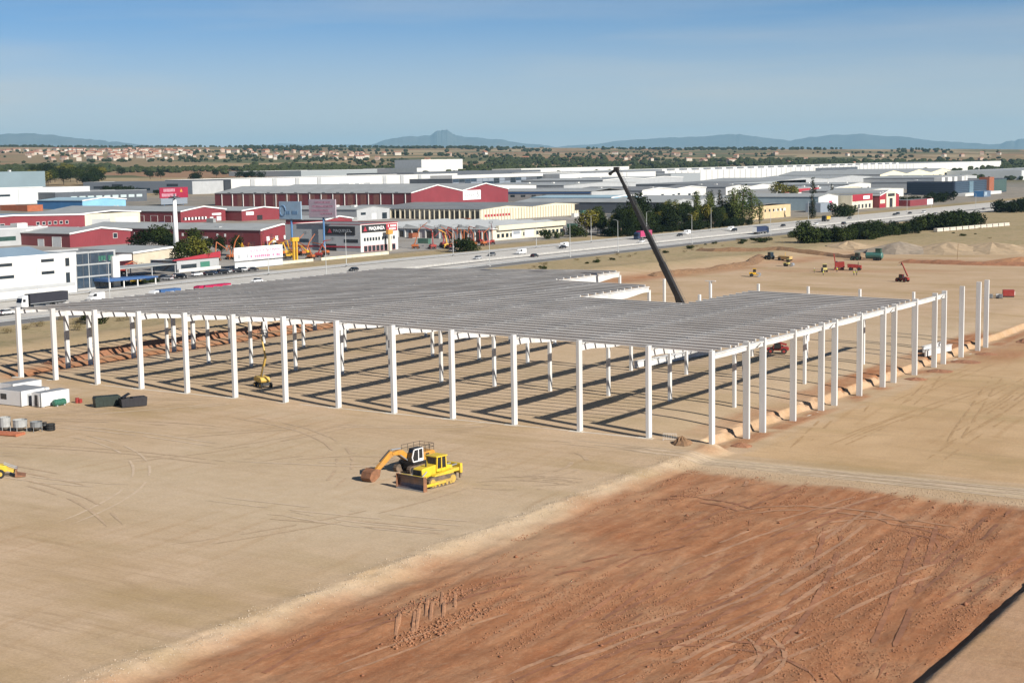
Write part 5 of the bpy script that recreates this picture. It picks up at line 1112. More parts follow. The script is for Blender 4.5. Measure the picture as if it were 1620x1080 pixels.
# --- excavator
g = empty('excavator', (-27.6, -35.6, gz(-27, -35.6)), math.atan2(-1, -.1), 'amber excavator with white cab frame parked behind the bulldozer', 'excavator')
for y in (-1.25, 1.25): track(g, y, 4.9, 1.0, .6, BLK)
MB().bb(-1.2, 1.2, -.95, .95, .4, 1.1).build('undercarriage', BLK, g); MB().wheel((0, 0, 0), .9, .3, 'y').mesh('x')
MB().bb(-2.3, 1.5, -1.4, 1.4, 1.15, 1.5).build('turntable_deck', BLK, g, bevel=.04)
MB().prism([(-2.9, 1.45), (-.5, 1.45), (-.5, 2.55), (-2.6, 2.6), (-2.95, 2.2)], -1.42, 1.42, 'y').build('engine_housing', AMB, g, bevel=.08)
MB().bb(-1.6, -.9, 1.41, 1.45, 1.75, 2.35).build('air_grille', BLK, g); MB().bb(-.5, 1.2, -1.4, -.5, 1.45, 2.2).build('side_housing', AMB, g, bevel=.06)
c_ = MB().prism([(-.35, 1.5), (1.55, 1.5), (1.75, 2.1), (1.35, 3.15), (-.3, 3.2)], .42, 1.4, 'y').build('cab', CG, g)
for a, b_ in (((-.35, 1.5), (-.3, 3.22)), ((1.35, 3.17), (-.3, 3.22)), ((1.4, 3.15), (1.78, 2.1)), ((1.78, 2.1), (1.58, 1.5)), ((1.55, 1.55), (-.35, 1.55)), ((.55, 1.5), (.55, 3.2))): MB().bar((a[0], 1.4, a[1]), (b_[0], 1.4, b_[1]), .13).build('door_frame', PAINT['white'], c_)
MB().bb(-.3, .5, 1.39, 1.44, 1.5, 1.85).build('door_panel', PAINT['white'], c_); MB().bb(-.4, 1.4, .38, 1.44, 3.18, 3.32).build('cab_roof', DKM, c_, bevel=.05)
rl_ = MB()
for q in ([(-2.7, -1.3), (-2.7, 1.3), (-.2, 1.3)], [(-2.7, -1.3), (1.0, -1.3)]):
    for zz in (3.05, 3.5): rl_.tube([(p[0], p[1], zz) for p in q], .03, 5)
    for a, b_ in zip(q[:-1], q[1:]):
        for t in (0, .33, .66, 1): rl_.tube([(a[0]+(b_[0]-a[0])*t, a[1]+(b_[1]-a[1])*t, 2.5), (a[0]+(b_[0]-a[0])*t, a[1]+(b_[1]-a[1])*t, 3.5)], .03, 5)
rl_.build('guard_railing', BLK, g)
bm_ = MB().prism([(.9, 1.5), (1.5, 1.6), (2.9, 2.6), (4.3, 2.75), (4.45, 3.1), (2.8, 3.3), (2.3, 3.15), (.9, 2.1)], -.3, .3, 'y').build('boom', AMB, g, bevel=.04)
MB().prism([(4.0, 2.7), (4.5, 3.35), (4.9, 3.25), (7.8, 1.2), (7.6, .85), (7.2, .9), (4.5, 2.5)], -.22, .22, 'y').build('stick', AMB, g, bevel=.04)
MB().tube([(2.6, 0, 3.4), (4.4, 0, 3.5)], .12, 8).build('stick_cylinder', steel, g); MB().tube([(4.7, 0, 3.5), (6.6, 0, 2.3)], .1, 8).build('bucket_cylinder', BLK, g)
for s_ in (-.38, .38): MB().tube([(1.2, s_, 1.4), (3.0, s_, 2.6)], .1, 8).build('boom_cylinder', steel, g)
bk = MB()
pr = [(7.3, 1.35), (8.3, 1.6), (9.1, 1.2), (9.4, .5), (9.1, .02), (8.5, .0)]
for a, b_ in zip(pr[:-1], pr[1:]): bk.bar((a[0], 0, a[1]), (b_[0], 0, b_[1]), 1.7, .08)
for s_ in (-.84, .84): bk.prism(pr+[(7.6, .5)], s_-.03, s_+.03, 'y')
bko = bk.build('bucket', RUST, g)
for k in range(5): MB().bar((8.5, -.68+.34*k, .02), (8.15, -.68+.34*k, .1), .1, .1, .05, .05).build('bucket_tooth', TRK, bko)
# --- backhoe loader half out of the frame at left
g = empty('loader_backhoe', (-75.6, -67.6, gz(-76, -67.6)), R(50), 'yellow backhoe loader with its bucket reaching in at the left edge', 'loader')
for x, r in ((-1.2, .8), (1.3, .6)):
    for s_ in (-1, 1): o = MB().wheel((x, s_*.95, r), r, .45).build('wheel', TYRE, g); MB().wheel((x, s_*.97, r), r*.5, .47).build('rim', YEL, o)
MB().prism([(-2, .8), (2.2, .8), (2.2, 1.6), (.6, 1.9), (-2, 1.5)], -.7, .7, 'y').build('body', YEL, g, bevel=.06); MB().bb(-1.3, .4, -.75, .75, 1.6, 2.9).build('cab', CG, g); MB().bb(-1.4, .5, -.8, .8, 2.9, 3.05).build('cab_roof', YEL, g)
for s_ in (-.6, .6): MB().bar((.6, s_, 1.7), (3.2, s_, .7), .16, .3).build('loader_arm', YEL, g); MB().bar((1.8, s_, 1.9), (3.6, s_, 1.1), .1, .12).build('tilt_cylinder', steel, g)
MB().prism([(3.2, .05), (4.6, .05), (4.6, .12), (3.5, .35), (3.4, .9), (3.6, 1.15), (3.3, 1.1)], -1.2, 1.2, 'y').build('bucket', RUST, g)
# --- yellow boom lift under the roof, red telehandlers
o = lift(-96.5, 9.6, R(-22), mat('ochre_yellow', (.56, .36, .07), .5, .12, 1, dirt=(.4, .28, .12)), 'ochre boom lift with jointed arm raised under the roof edge', 62, 112, 4.4, 4.2, None, 'boom lift')
MB().bar((-.13, 0, 9.9), (.9, 0, 14.0), .16, .2).build('jib', DKM, o, bevel=.02)
def telehandler(x, y, rz, label, up=12, L_=5.5, m=RDM):
    g = empty('telehandler', (x, y, gz(x, y)), rz, label, 'telehandler')
    wl = MB().wheel((0, 0, 0), .6, .42).mesh('wheel', TYRE); rl = MB().wheel((0, 0, 0), .3, .45).mesh('rim', m)
    for xx in (-1.4, 1.4):
        for s_ in (-1, 1): o = link('wheel', wl, g, (xx, s_*.95, .6)); link('rim', rl, o)
    MB().prism([(-2.3, .7), (2.1, .7), (2.3, 1.1), (1.9, 1.3), (-1.9, 1.5), (-2.4, 1.3)], -.6, .6, 'y').build('chassis', m, g, bevel=.06)
    MB().bb(-1.2, 1.1, -1.1, -.5, .9, 1.6).build('engine_cover', m, g, bevel=.08)
    c_ = MB().prism([(-.9, 1.2), (.8, 1.2), (.6, 2.4), (-.7, 2.45)], .2, 1.0, 'y').build('cab', CG, g); MB().bb(-.85, .75, .15, 1.05, 2.42, 2.52).build('cab_roof', m, c_)
    for xx, x2 in ((-.9, -.72), (.8, .62)): MB().bar((xx, 1.0, 1.2), (x2, 1.0, 2.45), .1).build('cab_pillar', m, c_)
    p0 = Vector((-1.9, -.1, 1.9)); p1 = p0+Vector((math.cos(R(up))*L_, 0, math.sin(R(up))*L_))
    MB().bar(p0, p1, .36, .42, .28, .3).build('boom', m, g, bevel=.03); MB().bar(p1, p1+Vector((.25, 0, -.9)), .2).build('boom_head', DKM, g)
    for s_ in (-.4, .4): MB().bar(p1+Vector((.25, s_, -.95)), p1+Vector((1.4, s_, -.98)), .12, .06).build('fork', steel, g)
    return g
telehandler(-31.5, 96.5, R(200), 'small red telehandler seen between the right-hand columns'); telehandler(-69, 284, R(165), 'red telehandler with steep folded boom on the open earth at right', 62, 5.0)
# --- telescopic crane
CRX, CRY, CFX, CFY, CTX, CTY, CTZ = -57.3, 105.1, -54.9, 105.1, -74.7, 105.1, 39.2
g = empty('mobile_crane', (CRX, CRY, gz(CRX, CRY)), math.atan2(CTY-CRY, CTX-CRX), 'dark telescopic crane boom rising through the gap in the roof', 'crane')
CRN = mat('crane_dark', (.02, .018, .017), .55, .25, .6, dirt=(.05, .042, .035)); Z0 = 0
MB().bb(-6.5, 5.5, -1.35, 1.35, .8, 1.5).build('carrier', CRN, g, bevel=.06)
wl = MB().wheel((0, 0, 0), .62, .5).mesh('wheel', TYRE)
for x in (-5.2, -3.6, -2.0, 2.2, 3.8):
    for s_ in (-1, 1): link('wheel', wl, g, (x, s_*1.1, .62))
MB().bb(4.0, 6.0, -1.3, 1.3, 1.2, 2.5).build('driver_cab', CRN, g, bevel=.1); MB().bb(-3.8, 1.2, -1.2, 1.2, 1.5, 2.7).build('superstructure', CRN, g, bevel=.08); MB().bb(-5.2, -3.8, -1.35, 1.35, 1.5, 3.0).build('counterweight', CRN, g, bevel=.05); MB().bb(-.6, 1.4, .9, 1.7, 1.6, 3.2).build('crane_cab', CG, g)
for x in (-4.6, 3.2):
    for s_ in (-1, 1): MB().bar((x, 0, .7), (x, s_*3.2, .6), .4, .3).build('outrigger', CRN, g); MB().box((x, s_*3.2, .15), (.7, .7, .3)).build('outrigger_pad', CRN, g)
inv_ = Matrix.Rotation(-g.rotation_euler.z, 3, 'Z')
def cl_(p): return inv_ @ (Vector(p)-g.location)
tip, foot = cl_((CTX, CTY, CTZ)), cl_((CFX, CFY, 3.0)); dv = tip-foot
for k, (a, b_, w) in enumerate(((0, .42, 1.55), (.40, .60, 1.3), (.59, .77, 1.1), (.76, .9, .92), (.89, 1.0, .78))): MB().bar(foot+dv*a, foot+dv*b_, w*.62, w*.82).build('boom_section', CRN, g, bevel=.05)
dn = dv.normalized(); MB().box(tip, (1.2, .7, 1.0)).build('boom_head', CRN, g, bevel=.06); MB().bar(tip, tip+Vector((1.9, 0, -1.1)), .5, .5).build('sheave_arm', CRN, g); MB().wheel((tip.x+1.6, 0, tip.z-1.0), .4, .3).build('sheave', BLK, g)
MB().tube([foot+Vector((2.6, 0, -.6)), foot+dv*.34+Vector((-.9, 0, -.9))], .32, 8).build('luffing_cylinder', CRN, g)
for s_ in (-.3, .3): MB().tube([foot+dv*.02+Vector((-.9, s_, .9)), tip+Vector((-.5, s_, .6))], .035, 4).build('rope', BLK, g)
# --- machines on the far part of the site
def tractor(x, y, rz, label, m, cat='tractor'):
    g = empty('tractor', (x, y, gz(x, y)), rz, label, cat)
    for xx, r in ((-.9, .9), (1.5, .62)):
        for s_ in (-1, 1): o = MB().wheel((xx, s_*.95, r), r, .5).build('wheel', TYRE, g); MB().wheel((xx, s_*.97, r), r*.5, .52).build('rim', m, o)
    MB().bb(-1.2, 2.1, -.45, .45, .8, 1.6).build('hood', m, g, bevel=.08); MB().prism([(-1.5, 1.3), (.3, 1.3), (.15, 2.8), (-1.35, 2.85)], -.75, .75, 'y').build('cab', CG, g); MB().bb(-1.5, .35, -.85, .85, 2.82, 3.0).build('cab_roof', m, g, bevel=.05)
    for xx, x2 in ((-1.5, -1.36), (.3, .16)):
        for s_ in (-.76, .76): MB().bar((xx, s_, 1.3), (x2, s_, 2.85), .1).build('cab_pillar', m, g)
    return g
GRN = mat('tractor_green', (.025, .07, .05), .5, .1, 1, dirt=(.1, .12, .08)); TEAL = mat('tank_teal', (.05, .14, .12), .45, .08, 1, dirt=(.15, .17, .12))
tractor(-120, 378, R(180), 'dark green tractor pulling the teal water tank on the far earth', GRN)
g = empty('water_tank_trailer', (-113, 379.2, gz(-113, 379)), R(180), 'teal water tank trailer behind the dark green tractor', 'trailer')
MB().tube([(-3.4, 0, 2.0), (-3.1, 0, 2.0), (3.1, 0, 2.0), (3.4, 0, 2.0)], [.9, 1.25, 1.25, .9], 14).build('tank', TEAL, g, smooth=False); MB().bb(-3, 4.6, -.5, .5, .6, .9).build('chassis', BLK, g)
for xx in (-2, -.4):
    for s_ in (-1, 1): MB().wheel((xx, s_*1.0, .6), .6, .45).build('wheel', TYRE, g)
MB().bb(-2.8, -.6, -.7, .7, 3.1, 4.6).build('pump_tower', GRN, g, bevel=.08); MB().bb(-3.0, -.4, -.9, .9, 4.6, 4.75).build('platform', GRN, g)
tractor(-150.5, 363.5, R(160), 'grey green tractor beside the yellow scraper at the back of the site', mat('tractor_grey', (.06, .09, .09), .5), 'tractor')
g = empty('scraper', (-144.5, 364.5, gz(-144.5, 364.5)), R(170), 'tan and yellow scraper trailer behind the grey green tractor', 'scraper')
MB().prism([(-3, .6), (2.4, .6), (2.8, 1.2), (2.0, 2.0), (-3, 1.8)], -1.1, 1.1, 'y').build('bowl', mat('scraper_tan', (.45, .3, .12), .6, .15, 1), g, bevel=.06); MB().bar((2.4, 0, 1.2), (4.4, 0, .9), .3).build('drawbar', YLM, g); MB().tube([(-.5, .3, 1.8), (-.5, .3, 3.4)], .08, 6).build('post', YLM, g)
for xx in (-2.2, 1.6):
    for s_ in (-1, 1): MB().wheel((xx, s_*1.2, .65), .65, .5).build('wheel', TYRE, g)
g = empty('site_crane', (-107.4, 327.3, gz(-107.4, 327.3)), R(200), 'red squat crawler rig with upright mast on the far earth', 'rig')
track(g, -1.0, 3.6, .8, .5, RDM); track(g, 1.0, 3.6, .8, .5, RDM); MB().prism([(-2, .9), (1.6, .9), (1.5, 2.8), (-1.8, 3.0)], -1.1, 1.1, 'y').build('housing', RDM, g, bevel=.08); MB().bar((1.2, .4, 1.4), (1.9, .4, 6.0), .45, .45, .3, .3).build('mast', RDM, g); MB().bb(.6, 1.6, -1.1, -.2, 1.5, 3.1).build('cab', CG, g)
g = empty('dumper', (-101, 326.2, gz(-101, 326.2)), R(10), 'red site dumper right of the squat crawler rig', 'dumper')
MB().prism([(-2.4, 1.0), (.6, 1.0), (1.1, 2.1), (-2.6, 2.3)], -1.1, 1.1, 'y').build('skip', RDM, g, bevel=.05); MB().bb(.6, 2.3, -.8, .8, .7, 1.9).build('engine', RDM, g, bevel=.06); MB().tube([(1.2, -.7, 1.8), (1.2, -.7, 3.0), (1.2, .7, 3.0), (1.2, .7, 1.8)], .06, 6).build('roll_bar', BLK, g)
for xx in (-1.4, 1.6):
    for s_ in (-1, 1): MB().wheel((xx, s_*1.05, .6), .6, .45).build('wheel', TYRE, g)
def compactor(x, y, rz, label, m):
    g = empty('roller_compactor', (x, y, gz(x, y)), rz, label, 'roller'); MB().wheel((1.3, 0, .7), .7, 1.9, n=18).build('drum', steel, g)
    for s_ in (-1, 1): MB().wheel((-1.2, s_*.7, .65), .65, .45).build('wheel', TYRE, g); MB().bar((1.3, s_*1.02, .7), (-.2, s_*.7, .9), .14, .25).build('yoke', m, g)
    MB().bb(-2, .2, -.75, .75, .8, 1.6).build('body', m, g, bevel=.08); MB().bb(-.7, .3, -.7, .7, 1.6, 2.7).build('cab', CG, g); MB().bb(-.8, .4, -.8, .8, 2.7, 2.85).build('cab_roof', m, g)
compactor(-122, 286.4, R(20), 'bright yellow roller alone on the earth left of the free columns', YLM)
compactor(-131, 337, R(0), 'pale yellow roller near the scraper on the far earth', mat('pale_yellow', (.5, .42, .15), .5))
compactor(-108.5, 316, R(120), 'pale yellow machine left of the red crawler rig', mat('pale_yellow', (.5, .42, .15), .5))
# --- workers
SKIN = mat('skin', (.42, .24, .16), .6, .05, 3); VEST = mat('hi_vis_vest', (.62, .6, .05), .7, .1, 4); JEAN = mat('work_trousers', (.03, .035, .05), .8, .15, 4); HELM = mat('helmet_white', (.75, .75, .72), .4, .03, 3)
def person(x, y, rz, label, lean=0.0):
    g = empty('person', (x, y, gz(x, y)), rz, label, 'person')
    me = bpy.data.meshes.new('body'); J = [(0, 0, .95), (0, 0, 1.2), (lean*.3, 0, 1.42), (lean*.4, 0, 1.52), (lean*.5, 0, 1.66), (lean*.3, .2, 1.38), (lean+.05, .3, 1.1), (lean+.15, .26, .86), (lean*.3, -.2, 1.38), (lean+.1, -.28, 1.1), (lean+.25, -.2, .92), (0, .1, .9), (.06, .12, .5), (.0, .13, .06), (.14, .13, .03), (0, -.1, .9), (-.02, -.12, .5), (-.1, -.13, .06), (.04, -.13, .03)]
    E_ = [(0, 1), (1, 2), (2, 3), (3, 4), (2, 5), (5, 6), (6, 7), (2, 8), (8, 9), (9, 10), (0, 11), (11, 12), (12, 13), (13, 14), (0, 15), (15, 16), (16, 17), (17, 18)]
    rad = [.15, .15, .16, .06, .1, .07, .05, .04, .07, .05, .04, .1, .075, .05, .045, .1, .075, .05, .045]
    me.from_pydata(J, E_, []); o = link('body', me, g); sk = o.modifiers.new('skin', 'SKIN')
    for v, r in zip(me.skin_vertices[0].data if me.skin_vertices else [], rad): v.radius = (r, r)
    if not me.skin_vertices:
        pass
    o.modifiers.new('sub', 'SUBSURF').levels = 1; o.modifiers['sub'].render_levels = 1; me.materials.append(JEAN)
    MB().tube([(0, 0, .92), (lean*.12, 0, 1.2), (lean*.3, 0, 1.45)], [.19, .2, .17], 10).build('vest', VEST, g); MB().tube([(lean*.5, 0, 1.6), (lean*.5, 0, 1.68), (lean*.5, 0, 1.76), (lean*.5, 0, 1.8)], [.105, .115, .1, .05], 10).build('helmet', HELM, g)
    MB().tube([(lean*.5, 0, 1.5), (lean*.5, 0, 1.62)], [.07, .085], 8).build('face', SKIN, g)
    return g
for x, y, a, lb in ((-109.5, 309, 40, 'person in yellow vest standing left of the pale yellow machine'), (-104, 316.5, 150, 'person in yellow vest bending near the red dumper'), (-103, 301, 200, 'person in dark clothes alone in front of the survey marks'), (-93, 304, 90, 'first of two people standing together below the red dumper'), (-92.2, 304.6, 250, 'second of two people standing together below the red dumper')):
    person(x, y, R(a), lb, .25 if 'bending' in lb else 0)
# --- site cabins, skips and heaps of gear at the left
cabw = mat('cabin_white', (.70, .70, .69), .55, .05, .6, dirt=(.5, .45, .38), dirt_amt=.25); cabr = mat('cabin_roof', (.22, .23, .245), .7, .1, .5)
def cabin(x0, x1, y0, y1, h, label, name='site_cabin', door=None):
    x, y = (x0+x1)/2, (y0+y1)/2; g = empty(name, (x, y, gz(x, y)), 0, label, 'cabin'); dx, dy = x1-x0, y1-y0
    MB().bb(-dx/2, dx/2, -dy/2, dy/2, .12, h).build('walls', cabw, g, bevel=.03); MB().bb(-dx/2+.08, dx/2-.08, -dy/2+.08, dy/2-.08, h, h+.07).build('roof', cabr, g)
    for sx in (-1, 1):
        for sy in (-1, 1): MB().box((sx*dx*.42, sy*dy*.42, .03), (.4, .4, .2)).build('block', concb, g); MB().bb(sx*dx/2-.06, sx*dx/2+.06, sy*dy/2-.06, sy*dy/2+.06, .1, h+.04).build('corner_post', GRYW, g)
    return g, dx, dy
g, dx, dy = cabin(-128.4, -121.9, -24.9, -18.9, 2.75, 'larger white site cabin with grey roof at the left edge')
MB().bb(-2.3, -.7, -dy/2-.03, -dy/2+.05, 1.1, 2.1).build('window', GL, g); MB().bb(dx/2-.05, dx/2+.03, -1.8, -.9, .2, 2.2).build('door', GRYW, g); MB().bb(dx/2-.02, dx/2+.03, 1.0, 2.2, 1.2, 2.0).build('window', GL, g)
MB().box((dx/2+.2, dy/2-.5, 2.5), (.45, .8, .5)).build('air_conditioner', TRIM, g)
g, dx, dy = cabin(-120.6, -118.2, -23.6, -17.4, 2.5, 'narrow white site cabin with an open dark doorway'); MB().bb(-.5, .45, -dy/2-.03, -dy/2+.05, .2, 2.15).build('doorway', BLK, g); MB().box((.78, -dy/2-.3, 1.2), (.05, .8, 2.0), R(70)).build('open_door', cabw, g)
g, dx, dy = cabin(-135, -131.5, -19, -12.5, 2.6, 'white site cabin behind, cut off by the left edge')
g = empty('green_tank', (-117.1, -20.6, gz(-117, -20.6)), R(90), 'dark green plastic water tank against the narrow cabin', 'tank')
MB().tube([(-1.3, 0, .62), (-1.15, 0, .62), (1.15, 0, .62), (1.3, 0, .62)], [.4, .6, .6, .4], 12).build('tank', mat('tank_green', (.03, .12, .08), .5, .1, 1), g)
for x in (-.8, 0, .8): MB().tube([(x-.05, 0, .62), (x+.05, 0, .62)], .64, 12).build('rib', mat('tank_green', (.03, .12, .08), .5), g)
for x in (-.8, .8): MB().box((x, 0, .1), (.2, 1.0, .3)).build('cradle', GRYW, g)
g = empty('fuel_drum', (-116.6, -17.0, gz(-117, -17)), 0, 'small red drum beside the end of the narrow cabin', 'drum'); MB().tube([(0, 0, 0), (0, 0, .3), (0, 0, .32), (0, 0, .6), (0, 0, .62), (0, 0, .95)], [.36, .36, .39, .39, .36, .36], 12).build('drum', RDM, g); MB().box((.5, .2, .4), (.5, .6, .7)).build('red_box', RDM, g)
def skip(x, y, rz, m, label, lid=False, fill=None):
    g = empty('waste_skip', (x, y, gz(x, y)), rz, label, 'skip'); t = .08
    for s_ in (-1, 1):
        MB().prism([(-2.15, .1), (2.15, .1), (2.3, 1.6), (-2.3, 1.6)], s_*1.0-t/2, s_*1.0+t/2, 'y').build('side', m, g)
        for k in range(5): MB().bb(-1.6+k*.75, -1.5+k*.75, s_*1.04-.04, s_*1.04+.06, .2, 1.4).build('stiffener', m, g)
    MB().bar((-1.9, 0, .1), (-2.3, 0, 1.45), t, 1.95).build('end', m, g) if False else MB().add([(-2.15, -1, .1), (-2.15, 1, .1), (-2.3, 1, 1.6), (-2.3, -1, 1.6), (-2.05, -1, .1), (-2.05, 1, .1), (-2.2, 1, 1.6), (-2.2, -1, 1.6)], [(0, 1, 2, 3), (4, 7, 6, 5), (0, 4, 5, 1), (2, 6, 7, 3), (1, 5, 6, 2), (0, 3, 7, 4)]).build('end', m, g)
    MB().add([(2.15, -1, .1), (2.15, 1, .1), (2.3, 1, 1.6), (2.3, -1, 1.6), (2.05, -1, .1), (2.05, 1, .1), (2.2, 1, 1.6), (2.2, -1, 1.6)], [(0, 1, 2, 3), (4, 7, 6, 5), (0, 4, 5, 1), (2, 6, 7, 3), (1, 5, 6, 2), (0, 3, 7, 4)]).build('end', m, g)
    MB().bb(-1.85, 1.85, -.97, .97, .06, .16).build('floor', m, g)
    if lid: MB().box((-1.2, .2, 2.0), (1.5, 1.7, .06), 0, R(-28)).build('open_lid', m, g); MB().bb(-.2, 2.15, -.95, .95, 1.59, 1.65).build('lid', m, g)
    else: MB().prism([(-2.25, 1.6), (2.25, 1.6), (2.1, 1.82), (-2.1, 1.84)], -1.02, 1.02, 'y').build('cover', m, g)
    return g
skip(-108.9, -17.0, R(62), mat('skip_green', (.006, .016, .010), .6, .2, 1, dirt=(.02, .02, .014)), 'covered dark green waste skip, left of two')
skip(-104.5, -15.0, R(62), mat('skip_black', (.007, .006, .010), .6, .2, 1, dirt=(.02, .018, .016)), 'black waste skip with an open lid, right of two', True)
GAL = mat('zinc_grey', (.2, .215, .225), .5, .12, 1, metal=.3, dirt=(.25, .22, .18))
def tub(x, y, label, m, r=.95, h=1.3, legs=True):
    g = empty('concrete_bucket', (x, y, gz(x, y)), 0, label, 'bucket'); MB().tube([(0, 0, .35), (0, 0, .8), (0, 0, h+.3)], [r*.35, r, r], 14, False).build('hopper', m, g); MB().tube([(0, 0, h+.24), (0, 0, h+.34)], [r*1.05, r*1.05], 14, False).build('rim', m, g)
    if legs:
        for k in range(4): a = k*math.pi/2+.4; MB().tube([(math.cos(a)*r, math.sin(a)*r, 0), (math.cos(a)*r, math.sin(a)*r, .9)], .06, 5).build('leg', m, g)
    return g
tub(-99.4, -40.2, 'grey concrete bucket on legs, nearest the red pipes', GAL); tub(-101.8, -41.4, 'pale grey concrete bucket left of the nearest one', mat('pale_zinc', (.33, .34, .335), .6, .2, 1, dirt=(.2, .17, .14)), 1.1, 1.6); tub(-104.0, -42.6, 'white-topped concrete bucket at the far left of the gear', mat('pale_zinc', (.5, .51, .5), .5), .9, 2.0); tub(-106.2, -43.4, 'dull grey concrete bucket at the left edge', GAL)
def tyre_stack(x, y, n, label):
    g = empty('tyre_stack', (x, y, gz(x, y)), 0, label, 'tyres')
    for k in range(n): MB().tube([(math.cos(t*.524)*.55, math.sin(t*.524)*.55, .2+k*.38) for t in range(13)], .2, 6, False).build('tyre', TYRE, g)
for k, (x, y, r_) in enumerate(((-103.1, -40.2, .7), (-105.4, -41.3, .8), (-99.8, -38.2, .6))):
    g = empty('steel_drum', (x, y, gz(x, y)), .3*k, ('dark drum between the pale buckets', 'dark drum at the left of the gear', 'dark drum behind the nearest bucket')[k], 'drum'); MB().tube([(0, 0, 0), (0, 0, .5), (0, 0, 1.15)], [r_*.6]*3, 12).build('drum', mat('dark_drum', (.03, .028, .026), .6, .2, 1), g); MB().tube([(0, 0, .7), (0, 0, .76)], [r_*.64]*2, 12).build('hoop', GAL, g)
tyre_stack(-98.0, -38.5, 3, 'stack of dark tyres right of the grey buckets'); tyre_stack(-100.7, -39.2, 3, 'stack of dark tyres between two grey buckets')
TERR = mat('red_oxide_pipe', (.36, .12, .06), .7, .12, 1)
for k in range(5):
    g = empty('red_pipe', (-101.5+k*.1, -43.6-k*.45, gz(-101, -44)+(.2 if k % 2 else .2)), R(12), f'red-brown pipe lying before the grey buckets, {("front", "second", "middle", "fourth", "rear")[k]} of five', 'pipe'); MB().tube([(-3.6, 0, 0), (2.6, 0, 0)], .2, 10).build('pipe_body', TERR, g); MB().tube([(2.4, 0, 0), (2.75, 0, 0)], .25, 10).build('collar', TERR, g)
# --- boxes far right, barriers
g = empty('red_generator', (-23.9, 243.5, gz(-24, 243.5)), R(20), 'red box generator on the open earth at the far right', 'generator'); MB().bb(-1.6, 1.6, -.9, .9, .3, 2.1).build('housing', RDM, g, bevel=.06); MB().bb(1.6, 1.75, -.7, .7, .6, 1.6).build('white_panel', TRIM, g); MB().bb(-1.5, 1.5, -.95, .95, .05, .3).build('skid', BLK, g)
for k, (x, y, m, lb) in enumerate(((-25.5, 238.4, TRIM, 'white tank in a cage, middle of the three by the end columns'), (-26.9, 236.6, GAL, 'grey crate, left of the three by the end columns'), (-24.4, 237.6, GAL, 'grey caged tank, right of the three by the end columns'))):
    g = empty('caged_tank', (x, y, gz(x, y)), R(15), lb, 'tank'); MB().bb(-.5, .5, -.5, .5, .2, 1.25).build('tank', m, g, bevel=.12); MB().bb(-.6, .6, -.6, .6, .0, .15).build('pallet', mat('old_timber', (.2, .13, .07), .9), g)
    c_ = MB()
    for zz in (.25, .75, 1.25): c_.tube([(-.55, -.55, zz), (.55, -.55, zz), (.55, .55, zz), (-.55, .55, zz), (-.55, -.55, zz)], .03, 4)
    c_.build('cage', steel, g)
for k in range(12):
    x, y = -158+k*1.2, 600+k*7.2; g = empty('concrete_block_stack', (x, y, gz(x, y)), R(80), 'pale concrete element stacked by the second thicket', 'concrete blocks', 'concrete elements stacked by the thicket')
    MB().bb(-3.2, 3.2, -1.2, 1.2, .2, 1.0).build('slab', fpad, g, bevel=.05); MB().bb(-3.0, 3.1, -1.1, 1.1, 1.1, 1.9).build('slab', fpad, g, bevel=.05)
    for t in (-2, 2): MB().bb(t-.15, t+.15, -1.2, 1.2, -.1, .2).build('bearer', mat('old_timber', (.2, .13, .07), .9), g)
g = empty('survey_post', (-86, 398, gz(-86, 398)), 0, 'thin wooden post standing before the spoil heaps', 'post'); MB().tube([(0, 0, -.3), (.3, 0, 6)], .09, 6).build('pole', mat('old_timber', (.2, .13, .07), .9), g)
# steel barrier by the front corner and a little heap
g = empty('crowd_barrier', (-6.4, -.9, gz(-6.4, -.9)), R(20), 'white steel barrier by the last front column', 'barrier'); m = MB()
m.tube([(-1, 0, 0), (-1, 0, 1.05), (1, 0, 1.05), (1, 0, 0)], .03, 5); m.build('frame', TRIM, g)
for k in range(7): MB().tube([(-.75+k*.25, 0, .2), (-.75+k*.25, 0, 1.05)], .015, 4).build('bar', TRIM, g)
MB().tube([(-1, 0, .2), (1, 0, .2)], .02, 4).build('lower_rail', TRIM, g)
def heap(x, y, r, h, m, label, seed):
    rs = np.random.RandomState(seed); n = 18; vs_ = [(0, 0, h)]; fs_ = []
    for k, q in enumerate((.35, .7, 1.05)):
        for i in range(n): a = 2*math.pi*i/n; rr_ = r*q*rs.uniform(.85, 1.15); vs_.append((math.cos(a)*rr_, math.sin(a)*rr_*.8, h*(1-q)*rs.uniform(.8, 1.2) if q < 1 else -.15))
    for i in range(n): fs_.append((0, 1+i, 1+(i+1) % n))
    for k in range(2):
        for i in range(n): a = 1+k*n; fs_.append((a+i, a+n+i, a+n+(i+1) % n, a+(i+1) % n))
    o = MB().add(vs_, fs_).build('earth_heap', m, None, (x, y, gz(x, y))); tag(o, label, 'heap')
REDE0 = mat('orange_spoil', (.38, .185, .085), .95, .2, .4, bump=.8)
EAR = mat('loose_earth', (.20, .115, .06), .95, .3, 2, bump=.8); REDE = mat('loose_red_earth', (.27, .125, .065), .95, .25, 2, bump=.8)
GRYE = mat('grey_spoil', (.27, .22, .165), .95, .25, .4, bump=.8, dirt=(.2, .15, .11)); TANE = mat('tan_spoil', (.36, .265, .165), .95, .2, .4, bump=.8)
for hx, hy, hr, hh, hm_, hl in ((-121, 432, 19, 4.6, GRYE, 'grey pointed spoil heap, left of the three before the thickets'), (-103, 440, 23, 4.2, TANE, 'wide tan spoil heap in the middle of the three'), (-86, 446, 22, 4.2, TANE, 'tan spoil heap with dark flank, right of the three'), (-150, 448, 13, 3.0, TANE, 'low tan heap left of the spoil heaps under the long thicket'), (-58, 386, 15, 2.2, REDE0, 'flat red-orange heap below the spoil heaps at right')):
    heap(hx, hy, hr, hh, hm_, hl, int(hr*7))
